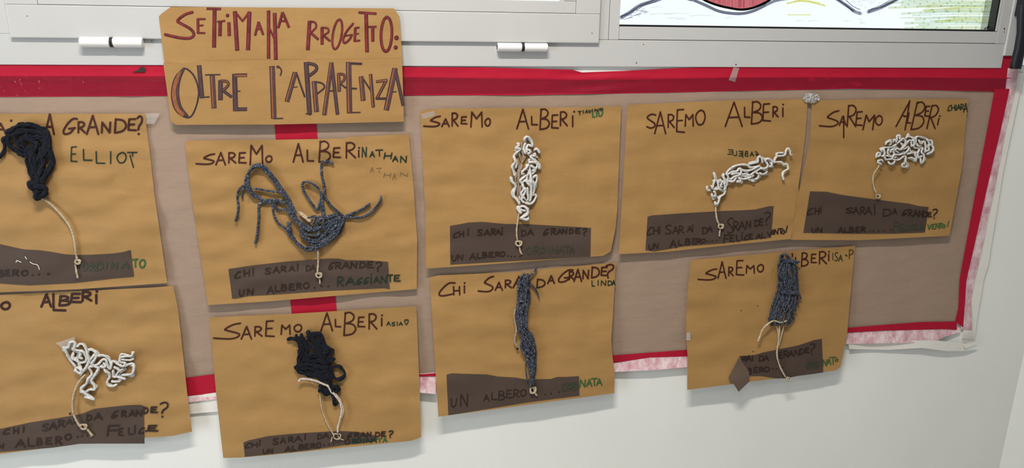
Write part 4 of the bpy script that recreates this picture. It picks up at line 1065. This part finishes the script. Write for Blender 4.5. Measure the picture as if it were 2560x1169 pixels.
# ---- sheet 5: white tree upright (third column, upper)
s = Sheet('yarn_tree_sheet', 'kraft sheet with a tall narrow upright white wool tree, centre of the upper row', 'sheet', YG,
          [(1050, 277), (1093, 272), (1428, 268), (1553, 265)], [(1065, 671), (1241, 659), (1508, 639), (1527, 628)], [(1050, 277), (1063, 524), (1065, 671)], [(1553, 265), (1543, 524), (1539, 570), (1527, 628)], base=0.0060, lift=0.009, amp=0.0018, seed=33)
V5, V6 = View(1030, 250, 4.2667), View(1030, 440, 4.2667)
s.ink(V5, 's 125 172 300 282|A 318 200 395 280|R 425 138 490 275|E 525 178 585 252|M 628 128 748 285|O 778 195 835 275|A 1118 98 1242 305|L 1272 175 1335 262|B 1365 95 1465 312|E 1490 158 1560 298|R 1580 125 1655 272|I 1705 170 1722 282|. 1728 122', 4.0, 'ink_brown', 'heading_lettering')
s.ink(V5, 'T 1770 120 1805 155|I 1825 110 1828 140|A 1850 108 1875 135|V 1885 108 1910 135|I 1925 100 1928 125|N 1950 95 1985 118|O 2000 88 2035 110', 2.6, 'ink_darkgreen', 'name_lettering')
s.ink(V5, 'L 1925 130 1950 180|I 1968 128 1972 175|U 1990 122 2035 172', 3.4, 'ink_green', 'name_lettering')
cd = s.strip(V6, [(405, 530), (500, 515), (600, 495), (750, 488), (1000, 512), (1200, 512), (1450, 525), (1908, 552)], [(408, 942), (700, 925), (1200, 895), (1600, 875), (1902, 858)])
s.ink(V6, 'C 440 600 490 655|H 505 590 550 645|i 590 560 605 630|S 700 570 750 632|A 768 570 830 630|R 845 562 890 625|A 890 570 945 622|i 955 548 965 625|D 1170 575 1215 638|A 1230 568 1295 630|G 1400 565 1460 628|R 1485 560 1535 620|A 1550 565 1600 618|N 1605 562 1650 615|D 1680 562 1720 612|E 1745 558 1795 608|? 1825 560 1865 628', 3.2, 'ink_card', 'lettering', cd, INK)
s.ink(V6, 'U 428 845 475 905|N 490 838 540 892|A 615 825 680 890|L 695 822 735 875|B 750 812 800 870|E 820 812 870 862|R 890 808 935 858|O 945 805 990 855|. 1020 850|. 1055 855|. 1095 855|. 1150 855', 3.2, 'ink_card', 'lettering', cd, INK)
s.ink(V6, 'O 1215 760 1275 830|R 1300 750 1355 830|D 1370 760 1430 820|I 1455 760 1460 820|N 1490 755 1550 820|A 1560 750 1620 820|T 1625 745 1680 815|A 1680 755 1730 820', 3.0, 'ink_faint', 'lettering', cd, INK)
Wo = View(1240, 330, 5.08)
c = Crown(s, 'white_yarn')
for pts in ([(360, 110), (370, 70), (410, 60), (455, 120), (460, 180), (410, 160), (390, 210), (395, 260)], [(390, 220), (430, 230), (430, 265), (395, 270)], [(285, 130), (290, 170), (250, 200), (310, 215), (240, 280), (225, 320), (260, 370), (250, 460)], [(220, 300), (245, 370), (210, 430), (225, 500), (240, 560)], [(480, 230), (520, 215), (560, 270)],
            [(490, 260), (500, 300), (430, 300), (490, 360), (540, 420), (545, 470)], [(410, 390), (440, 380), (510, 390), (520, 440), (460, 500)], [(415, 400), (390, 450), (335, 500), (330, 530), (365, 530)], [(400, 540), (330, 590), (305, 620), (340, 640), (370, 610), (430, 680)], [(195, 570), (210, 630), (250, 680), (230, 760), (225, 800), (250, 840), (290, 890), (300, 920)],
            [(470, 580), (510, 550), (520, 610), (490, 680), (480, 760), (460, 800), (500, 790), (505, 830), (460, 900), (400, 910), (370, 890)], [(360, 700), (375, 750), (330, 830), (330, 870), (370, 900)], [(400, 700), (400, 780), (410, 830), (400, 870)], [(430, 400), (430, 470), (440, 560), (450, 660)], [(300, 930), (280, 980), (320, 1030), (300, 960), (350, 940), (400, 980), (400, 1040), (330, 1090), (400, 1110), (410, 1080)],
            [(380, 280), (350, 200), (380, 130)], [(420, 500), (390, 600), (440, 640), (450, 780), (430, 880)], [(440, 420), (500, 480), (440, 560), (470, 640), (440, 740)], [(270, 960), (330, 990), (380, 1000)], [(330, 640), (350, 720), (320, 780), (370, 850)]):
    c.add(Wo, pts, 3.0, 1, 0, 5.0, 4.0, **WK)
    c.hair(Wo, [pts], 9, 2.2, 9)
    c.fill(Wo, [pts], 2.7, 1, 3.2, **WK)
for pts in ([(320, 130), (330, 230), (350, 330), (310, 430), (260, 540), (250, 620), (270, 720), (280, 800), (300, 900)], [(290, 200), (300, 300), (330, 420), (290, 520)], [(380, 300), (330, 400), (280, 560), (290, 700), (320, 860)], [(270, 380), (300, 520), (270, 660)], [(340, 640), (310, 720), (330, 800), (350, 880)]):
    c.end(Wo, pts, 2.3, 1.5, 1.0, 'tan_yarn', **WK)
c.done('white wool')
trunk(s, V6, [(1140, 395), (1130, 470), (1118, 560), (1118, 640), (1130, 700)], (1135, 718), 36, [[(1145, 740), (1155, 800), (1175, 835)]], 2.6, 1.5)
new_obj('corner_tape', patch([(1052, 285), (1086, 277)], [(1058, 298), (1088, 288)], s.on(0.0006), None, None, 5, 0.0001), M['tape'], s.root, True)

# ---- sheet 6: heather bundle hanging straight (third column, lower)
s = Sheet('yarn_tree_sheet', 'kraft sheet with a long knotted bundle of grey blue yarn, centre of the lower row', 'sheet', YG,
          [(1074, 693), (1095, 688), (1306, 679), (1383, 670), (1540, 656)], [(1096, 1041), (1536, 982)], [(1074, 693), (1096, 1041)], [(1540, 656), (1532, 790), (1528, 850), (1530, 880), (1536, 927), (1536, 982)], base=0.0075, lift=0.023, amp=0.0019, seed=39)
V7, V8 = View(1060, 640, 4.2667), View(1060, 800, 4.2667)
s.ink(V7, 'C 160 278 330 422|H 315 325 380 410|i 425 280 435 390|s 578 215 740 378|A 760 278 835 362|R 865 255 930 335|A 950 215 1070 335|D 1205 245 1290 335|A 1320 208 1390 290|G 1430 145 1590 275|R 1548 165 1600 250|A 1600 140 1680 268|N 1695 150 1755 240|D 1788 115 1870 230|E 1890 118 1960 205|? 1940 88 2025 230', 4.0, 'ink_brown', 'heading_lettering')
s.ink(V7, 'L 1790 262 1820 318|I 1855 258 1860 310|N 1890 260 1940 312|D 1962 262 2005 312|A 2008 258 2038 308', 2.6, 'ink_darkgreen', 'name_lettering')
cd = s.strip(V8, [(240, 580), (290, 567), (680, 580), (780, 600), (980, 612), (1080, 630), (1350, 628), (1420, 605), (1520, 605), (1652, 597)], [(260, 1012), (700, 940), (1100, 875), (1658, 803)])
s.ink(V8, 'U 290 835 350 925|N 390 790 465 915|A 635 795 695 862|L 720 775 775 845|B 795 755 860 850|E 880 745 940 825|R 955 740 1015 820|O 1030 738 1088 810|. 1290 790|. 1355 778|. 1440 765', 3.0, 'ink_card', 'lettering', cd, INK)
s.ink(V8, 'O 1475 675 1530 755|R 1545 675 1595 745|D 1600 670 1645 740', 3.8, 'ink_faint', 'lettering', cd, INK)
s.ink(V8, 'N 1665 635 1720 712|A 1735 630 1790 705|T 1785 620 1845 695|A 1840 625 1898 695', 3.2, 'ink_green', 'word_lettering')
c = Crown(s, 'heather_yarn')
cen = [(1095, 195, 38), (1065, 270, 66), (1062, 400, 72), (1060, 490, 68), (1038, 600, 58), (1040, 700, 56), (1050, 780, 52), (1090, 850, 66), (1115, 940, 82), (1125, 1010, 74), (1140, 1070, 50), (1152, 1140, 44), (1155, 1230, 32), (1150, 1320, 22), (1150, 1390, 14)]
for k in range(26):
    ph, rad = k * 2.4, math.sqrt((k + 0.5) / 26)
    i0 = random.choice((0, 0, 0, 1)); i1 = random.choice((10, 12, 14, 14, 14))
    pts, lf = [], []
    for i in range(i0, i1 + 1):
        x, y, h = cen[i]
        a = ph + i * 0.55
        pts.append((x + h * rad * math.cos(a), y + random.uniform(-14, 14)))
    z = 4 + 6 * (0.5 + 0.5 * math.sin(ph * 1.7))
    c.add(V7, pts, 2.2, 1, 0.5, z, 5, **HK)
    c.hair(V7, [pts], 9, 3, 10, lift=10)
for pts in ([(1000, 495), (1050, 480), (1100, 540), (1090, 640), (1100, 720)], [(1080, 850), (1140, 950), (1180, 1010), (1140, 1030), (1090, 950), (1070, 870)], [(1020, 270), (1080, 310), (1120, 350)], [(1060, 880), (1030, 960), (1080, 1050), (1130, 1080)]):
    c.add(V7, pts, 2.6, 1, 0, 12, 2, **HK)
c.end(V7, [(1130, 210), (1175, 165), (1205, 112)], 2.3, 5, 2, **HK)
c.end(V7, [(1130, 280), (1185, 345), (1210, 390), (1230, 448)], 2.2, 3, 2, **HK)
c.end(V7, [(1100, 1060), (1085, 1200), (1105, 1340)], 1.6, 3, 2, **HK)
c.end(V7, [(975, 560), (962, 640), (975, 720), (985, 800), (968, 900), (1000, 970)], 2.6, 7, 2, 'tan_yarn', **HK)
c.end(V7, [(1020, 540), (1035, 640), (1040, 730)], 2.4, 8, 2, 'tan_yarn', **HK)
c.end(V7, [(985, 990), (1010, 985)], 3.0, 4, 1, 'navy_yarn', **HK)
fuzz(c.bm, V7, [(1060, 300), (1060, 450), (1040, 620), (1100, 880), (1150, 1000), (1150, 1200), (1120, 200)], s.d, 60, 9, length=16, lift=9)
c.done('grey blue flecked yarn')
b = bmesh.new(); knot(b, V8, (1160, 745), 34, 2.3, s.on(0.001), 3.0, 3.0, 0.95); strand(b, V8, [(1180, 760), (1195, 790), (1205, 805)], 2.6, s.on(0.001), lift=2, wob=0.5, **CK); strand(b, V8, [(1165, 690), (1170, 740)], 1.6, s.on(0.001), lift=3, **CK)
s.add('knot', b, 'cord')

# ---- sheet 7: white tree bent to the right (fourth column, upper)
s = Sheet('yarn_tree_sheet', 'kraft sheet with a white wool tree bent far to the right, upper row', 'sheet', YG,
          [(1569, 262), (1814, 251), (2020, 247)], [(1547, 635), (1666, 629), (1835, 611), (1977, 597)], [(1569, 262), (1555, 500), (1547, 635)], [(2020, 247), (2012, 350), (1996, 466), (1998, 486), (1990, 510), (1977, 597)], base=0.0060, lift=0.009, amp=0.0016, seed=45)
V9, V10 = View(1540, 230, 4.7407), View(1540, 420, 4.7407)
s.ink(V9, 'S 365 260 470 425|A 458 235 588 490|R 615 265 690 418|E 718 205 810 475|M 820 265 915 400|O 945 212 1055 388|A 1295 118 1495 405|L 1520 180 1585 298|B 1605 112 1735 378|E 1740 138 1830 342|R 1858 172 1920 292|i 1970 140 1985 288', 3.8, 'ink_brown', 'heading_lettering')
s.ink(V9, 'E 1390 682 1325 735|L 1432 700 1395 750|E 1492 700 1455 755|I 1506 695 1500 775|B 1562 700 1526 760|A 1632 708 1590 760|G 1690 705 1648 755', 2.2, 'ink_darkgreen', 'name_lettering')
cd = s.strip(V10, [(375, 575), (430, 560), (800, 535), (1250, 508), (1500, 500), (1650, 490), (1820, 450), (1868, 450)], [(350, 970), (450, 985), (600, 960), (800, 925), (1250, 890), (1838, 822)])
s.ink(V10, 'C 370 700 430 790|H 445 700 500 780|i 515 690 520 770|S 585 675 655 778|A 670 690 740 778|R 745 685 800 765|A 845 690 900 750|i 905 672 910 752|D 1025 700 1085 780|A 1085 690 1140 755|S 1320 590 1390 770|R 1395 630 1450 740|A 1455 630 1530 725|N 1545 625 1595 705|D 1645 615 1700 690|E 1700 600 1745 675|? 1765 520 1830 670', 2.8, 'ink_card', 'lettering', cd, INK)
s.ink(V10, 'U 390 910 440 965|N 450 890 500 950|A 640 850 715 940|L 740 855 785 910|B 820 835 880 905|E 905 835 950 895|R 955 835 1010 890|O 1015 835 1060 880|. 1080 865|. 1115 865|. 1145 862|. 1190 855|F 1280 790 1340 885|E 1350 795 1400 868|L 1425 790 1465 862|i 1490 760 1495 850|C 1520 790 1565 850|E 1575 780 1620 835|A 1660 780 1720 835|L 1730 770 1770 825|V 1795 755 1845 805|E 1845 735 1880 780|N 1880 725 1920 780|T 1925 715 1975 775|O 1965 735 2000 775|! 2010 685 2035 755', 2.8, 'ink_card', 'lettering', cd, INK)
Wg = View(1740, 360, 6.877)
c = Crown(s, 'white_yarn')
for pts in ([(185, 720), (200, 790), (250, 790)], [(260, 740), (310, 770), (380, 770), (390, 720)], [(300, 480), (320, 540), (330, 610), (300, 680), (290, 760)], [(270, 850), (280, 890), (330, 890), (330, 830), (300, 810)], [(330, 980), (330, 1030), (380, 1010), (400, 940), (420, 900), (490, 850), (500, 780), (520, 700), (540, 620), (550, 560), (525, 500), (580, 430), (680, 370), (800, 350), (900, 370), (930, 400), (1090, 380)],
            [(410, 600), (440, 660), (420, 720), (450, 740)], [(470, 500), (470, 560), (500, 640), (490, 700)], [(540, 520), (620, 480), (700, 470), (740, 420), (770, 440), (770, 510), (720, 540), (650, 560), (600, 600), (560, 590)], [(560, 630), (640, 640), (700, 560)], [(780, 440), (860, 460), (960, 440), (1030, 400), (1100, 370)],
            [(960, 500), (1010, 480), (1100, 420), (1180, 420), (1230, 380), (1220, 320), (1190, 290), (1210, 255), (1270, 260), (1340, 310), (1360, 250), (1390, 210), (1380, 170), (1430, 150), (1510, 150)], [(920, 310), (930, 340), (1010, 320), (1060, 310), (1065, 240), (1090, 210), (1130, 250), (1145, 330)], [(900, 610), (1000, 610), (1070, 570), (1070, 510), (1030, 490)],
            [(720, 580), (820, 600), (950, 570)], [(850, 520), (930, 530), (1000, 480)], [(690, 640), (760, 640), (760, 590)], [(950, 630), (1010, 640)], [(1090, 490), (1140, 520), (1210, 490), (1220, 460)], [(1240, 390), (1300, 370), (1300, 310)], [(600, 520), (700, 500), (800, 520), (900, 480)], [(400, 620), (380, 700), (400, 760), (440, 800)], [(450, 620), (500, 720), (480, 800)], [(700, 560), (800, 540), (880, 560), (1000, 540)], [(280, 640), (360, 620), (380, 700)], [(920, 320), (1040, 300)]):
    c.add(Wg, pts, 3.0, 1, 0, 5.0, 4.0, **WK)
    c.hair(Wg, [pts], 9, 2.2, 9)
    c.fill(Wg, [pts], 2.7, 1, 3.2, **WK)
c.end(Wg, [(1390, 205), (1520, 190), (1550, 100), (1590, 75), (1620, 120), (1620, 180), (1660, 180)], 3.0, 5, 2, **WK)
c.end(Wg, [(1340, 310), (1470, 310), (1500, 350), (1560, 340), (1580, 390), (1580, 430), (1510, 470), (1490, 530), (1510, 620)], 3.2, 5, 2, **WK)
c.done('white wool')
trunk(s, V10, [(1180, 410), (1185, 530), (1200, 620), (1230, 680)], (1240, 690), 34, [[(1235, 715), (1225, 812)]], 2.6, 2)

# ---- sheet 8: white cloud-shaped tree (right end, upper)
s = Sheet('yarn_tree_sheet', 'kraft sheet with a cloud shaped white wool tree, right end of the upper row', 'sheet', YG,
          [(2030, 251), (2234, 247), (2420, 248)], [(1974, 599), (2150, 600), (2374, 589)], [(2030, 251), (2025, 350), (2000, 470), (1992, 505), (1974, 599)], [(2420, 248), (2405, 420), (2374, 589)], base=0.0068, lift=0.007, amp=0.0015, seed=52, fn=lambda u, v: 0.004 * max(0, 1 - u * 8) * max(0.0, 1 - abs(v - 0.55) * 2.5))
V11, V12 = View(1960, 220, 4.7407), View(1960, 420, 4.7407)
s.ink(V11, 's 420 268 650 455|A 655 335 735 440|I 705 335 710 585|R 745 205 850 455 15|E 850 280 925 440 10|M 935 320 1050 492 30|O 1085 325 1165 438|L 1455 295 1500 412 25|B 1505 165 1640 492 60|E 1668 215 1720 332 12|R 1690 205 1790 478 60|i 1810 325 1830 435 25|I 1325 150 1330 455 165|I 1430 150 1440 495 55|I 1400 335 1460 340', 3.6, 'ink_brown', 'heading_lettering')
bm = bmesh.new(); ribbon(bm, line_pts(*V11.l([(1395, 325), (1462, 335)])), 3.4, s.on(0.0008)); s.add('heading_lettering', bm, 'ink_brown')
s.ink(V11, 'C 1940 205 1975 270|H 1985 200 2025 265|I 2035 200 2045 262|A 2050 195 2090 258|R 2095 190 2130 255|A 2130 180 2175 285', 2.4, 'ink_darkgreen', 'name_lettering')
cd = s.strip(V12, [(310, 275), (500, 280), (700, 320), (1000, 360), (1300, 400), (1480, 420), (1600, 450), (1714, 460)], [(230, 765), (800, 775), (1300, 775), (1670, 760)])
s.ink(V12, 'C 275 475 345 550|H 365 470 410 545 8|I 430 460 435 525 8|S 735 470 815 530|A 820 460 885 545|R 905 460 960 545|A 960 460 1040 550|I 1070 430 1080 550|D 1175 485 1270 570|A 1290 480 1335 545|G 1400 495 1460 560|R 1475 490 1520 568|A 1530 495 1590 575|N 1600 505 1645 575|D 1650 515 1700 580|E 1705 525 1750 575|? 1765 485 1820 595', 2.8, 'ink_card', 'lettering', cd, INK)
s.ink(V12, 'U 332 712 380 760|N 395 705 450 760|A 640 700 700 765|L 715 705 760 760|B 775 698 825 758|E 850 700 895 755|R 915 695 965 752|. 1020 745|. 1060 745|. 1120 742|. 1180 740|. 1265 730', 2.8, 'ink_card', 'lettering', cd, INK)
s.ink(V12, 'F 1300 640 1350 745|E 1365 665 1405 740|L 1420 670 1450 740|I 1465 670 1470 735|C 1490 670 1530 730|E 1540 670 1590 725|A 1610 665 1660 725', 3.4, 'ink_faint', 'lettering', cd, INK)
s.ink(V12, 'V 1705 670 1745 725|E 1755 665 1790 720|N 1800 655 1840 715|T 1830 655 1880 710|O 1875 670 1910 705|! 1935 630 1955 690', 2.6, 'ink_green', 'word_lettering')
Wc = View(2160, 320, 6.155)
c = Crown(s, 'white_yarn')
for pts in ([(185, 460), (200, 390), (240, 380), (250, 420), (200, 440)], [(270, 430), (310, 430), (330, 480), (380, 480), (430, 470), (460, 410), (540, 410), (600, 390), (640, 400)], [(280, 560), (220, 530), (220, 500), (270, 490), (300, 520)], [(290, 370), (260, 330), (340, 300), (450, 280), (540, 210), (600, 160), (640, 200), (620, 280), (560, 330), (510, 310), (470, 340)],
            [(330, 260), (350, 220), (400, 200), (420, 230), (390, 270)], [(450, 230), (460, 180), (490, 190), (500, 230)], [(510, 200), (510, 120), (550, 115), (550, 180)], [(620, 290), (680, 200), (720, 190), (730, 290)], [(720, 190), (770, 190), (770, 290), (830, 310), (910, 300)], [(640, 160), (670, 130), (730, 140), (780, 170), (820, 130), (930, 150), (1000, 190), (1040, 190), (1050, 260), (1000, 260), (990, 340), (950, 350)],
            [(910, 300), (880, 370), (920, 400), (920, 480), (880, 540), (870, 460)], [(960, 400), (1050, 360), (1070, 310), (1040, 260)], [(600, 330), (680, 290), (710, 350), (750, 370)], [(440, 480), (530, 490), (610, 430), (640, 440), (640, 520), (680, 560), (670, 600)], [(640, 550), (590, 550), (590, 590), (640, 600), (660, 560)], [(370, 510), (400, 550), (450, 540), (480, 500)], [(680, 460), (750, 460), (800, 500), (800, 400)],
            [(840, 180), (880, 240), (920, 190)], [(930, 200), (950, 280), (940, 380)], [(400, 380), (420, 340), (450, 330), (540, 380)], [(380, 310), (360, 380), (400, 420)], [(790, 360), (790, 430), (850, 450), (910, 420)], [(800, 230), (840, 280), (890, 270)], [(290, 310), (320, 380), (300, 440)], [(470, 400), (440, 330), (500, 280)], [(660, 400), (740, 380), (820, 390)], [(560, 220), (600, 280), (540, 340)], [(700, 300), (660, 360), (600, 400)], [(960, 160), (1000, 240), (960, 300)], [(800, 150), (790, 230), (740, 280)], [(340, 420), (420, 440), (500, 450)], [(860, 320), (820, 400), (850, 470)]):
    c.add(Wc, pts, 2.6, 1, 0, 5.0, 4.0, **WK)
    c.hair(Wc, [pts], 9, 2.0, 8)
    c.fill(Wc, [pts], 2.4, 1, 3.0, **WK)
c.done('white wool')
trunk(s, V12, [(1130, -40), (1110, 0), (1065, 70), (1055, 150), (1070, 240), (1100, 300)], (1112, 335), 30, [[(1110, 340), (1085, 365)], [(1125, 325), (1140, 310)]], 2.1, 9)

# ---- sheet 9: thick heather bundle, folded caption corner (right end, lower)
s = Sheet('yarn_tree_sheet', 'kraft sheet with a thick grey blue yarn brush and a folded caption strip, lower right', 'sheet', YG,
          [(1727, 650), (1954, 629.5), (2138, 614)], [(1718, 974), (1878, 953), (1996, 939), (2090, 925), (2101, 917)], [(1727, 650), (1720, 720), (1716, 769), (1715, 829), (1719, 888), (1718, 974)], [(2138, 614), (2125, 750), (2118, 832), (2112, 860), (2101, 917)], base=0.0070, lift=0.023, amp=0.0018, seed=58)
V13, V14 = View(1680, 600, 4.7407), View(1680, 770, 4.7407)
s.ink(V13, 's 310 340 530 470|A 545 255 640 450|R 670 320 725 420|E 762 240 850 412|M 880 300 975 390|O 1012 288 1085 375|I 1425 160 1430 190|I 1462 205 1468 230|B 1535 150 1615 308|E 1650 165 1710 265|R 1745 135 1830 278|i 1850 130 1865 240', 3.6, 'ink_brown', 'heading_lettering')
s.ink(V13, 'I 1900 155 1912 235|S 1930 145 1965 245|A 1975 175 2020 248|c 2055 170 2080 190|P 2100 115 2150 220', 2.0, 'ink_darkgreen', 'name_lettering')
cd = s.strip(V14, [(800, 567), (980, 555), (1080, 525), (1300, 480), (1500, 440), (1680, 380), (1775, 362)], [(905, 805), (1050, 800), (1250, 832), (1350, 830), (1500, 800), (1700, 775), (1792, 760)])
s.ink(V14, 'R 830 575 890 630|A 880 560 940 628|I 950 560 960 620|D 1035 560 1085 628|A 1090 560 1145 620|E 1270 520 1310 590|R 1325 505 1380 580|A 1380 505 1440 570|N 1455 495 1510 560|D 1515 480 1565 545|E 1580 470 1625 525|? 1640 420 1695 540|B 905 710 945 780|E 970 700 1020 760|R 1035 700 1080 755|O 1090 695 1155 750|. 1190 715|. 1235 715|. 1310 700', 2.8, 'ink_card', 'lettering', cd, INK)
s.ink(V14, 'O 1590 645 1630 715|R 1640 645 1680 710|D 1690 640 1740 705', 3.0, 'ink_faint', 'lettering', cd, INK)
s.ink(V14, 'N 1790 610 1835 685|A 1835 600 1885 670|T 1870 580 1945 665|O 1935 600 1965 630', 2.4, 'ink_green', 'word_lettering')
flap = patch(V14.l([(670, 820), (800, 578)]), V14.l([(790, 990), (920, 865)]), lambda x, y: s.d(x, y) + 0.0018 + 0.0030 * max(0, (1830 + 44 - x)) / 44, V14.l([(670, 820), (700, 880), (730, 895), (790, 990)]), V14.l([(800, 578), (850, 660), (910, 745), (920, 865)]), 6, 0.0004)
s.add('folded_corner', flap, 'flap', cd, True)
Wi = View(1880, 620, 5.569)
c = Crown(s, 'heather_yarn')
cen = [(450, 95, 40), (470, 170, 85), (490, 260, 135), (500, 340, 140), (505, 430, 140), (505, 520, 150), (490, 620, 165), (470, 720, 170), (440, 820, 175), (420, 910, 170), (405, 1000, 160), (395, 1070, 110)]
for k in range(85):
    u = random.uniform(-0.95, 0.95)
    i0 = random.randrange(0, 8); i1 = min(len(cen) - 1, i0 + random.randrange(3, 7))
    pts = []
    for i in range(i0, i1 + 1):
        x, y, h = cen[i]
        u2 = max(-0.95, min(0.95, u + random.gauss(0, 0.09)))
        pts.append((x + h * u2, y + random.uniform(-12, 12)))
    c.add(Wi, pts, 1.8, 1, 0.6, 3 + 10 * math.sqrt(max(0.02, 1 - u * u)) * random.uniform(0.5, 1), 4, **HK)
    c.hair(Wi, [pts], 8, 3, 10, 0.00013, 11)
for k in range(7):
    o = k * 9
    c.add(Wi, [(390 + o, 150 + o), (480, 150 + o * .8), (570, 170 + o * .5), (675 - k * 10, 190 + k * 7)], 2.0, 1, 1.0, 12, 3, **HK)
for pts in ([(400, 200), (400, 110), (450, 85), (490, 120)], [(350, 510), (410, 600), (540, 625), (640, 600)], [(380, 480), (450, 580), (560, 610), (660, 650)], [(480, 380), (460, 500), (500, 580), (600, 610)], [(400, 260), (380, 340), (410, 420)]):
    c.add(Wi, pts, 2.4, 2, 1.2, 13, 2, **HK)
for pts in ([(600, 560), (660, 640), (685, 700)], [(590, 650), (630, 720), (645, 785)], [(570, 740), (600, 800), (612, 870)], [(500, 1040), (580, 960), (580, 1000)], [(230, 960), (240, 1010), (280, 1080)]):
    c.end(Wi, pts, 2.0, 5, 3, **HK)
fuzz(c.bm, Wi, [(640, 400), (660, 560), (620, 780), (560, 950), (340, 300), (300, 700), (240, 920), (500, 100), (640, 200), (450, 500), (420, 800)], s.d, 90, 7, length=11, lift=10)
c.done('grey blue flecked yarn')
b = bmesh.new(); strand(b, V14, [(1360, 145), (1290, 168), (1200, 150), (1120, 200), (1070, 260), (1040, 340), (1018, 392)], 2.5, s.d, lift=12, wob=2, **CK)
s.add('cream_string', b, 'cord')
b = bmesh.new(); strand(b, V14, [(1240, 200), (1262, 330), (1268, 440)], 1.8, s.d, lift=3, wob=1, **CK); strand(b, V14, [(1325, 215), (1290, 350), (1265, 450)], 1.8, s.d, lift=3, wob=1, **CK)
strand(b, V14, [(1275, 200), (1262, 400), (1250, 470), (1245, 560), (1275, 680), (1320, 770), (1350, 820)], 2.3, s.on(0.0006), lift=3, wob=1, **CK)
tk = s.add('trunk_cord', b, 'cord')
b = bmesh.new(); knot(b, V14, (1382, 838), 30, 2.0, s.on(0.0006), 2, 1.8, 0.7); s.add('knot', b, 'cord', tk)
tape_b = patch([(1717, 831), (1726, 830)], [(1715, 850), (1726, 851)], s.on(0.0012), None, None, 4, 0.0001)
new_obj('corner_tape', tape_b, M['crumple'], s.root, True)
for (x, y, r) in ((1853, 776, 1.2), (1894, 764, 1.3), (1883, 878, 1.4)):
    bm = bmesh.new(); disc(bm, x, y, r, s.d(x, y) + 0.0009); s.add('ink_speck', bm, 'ink_thick')
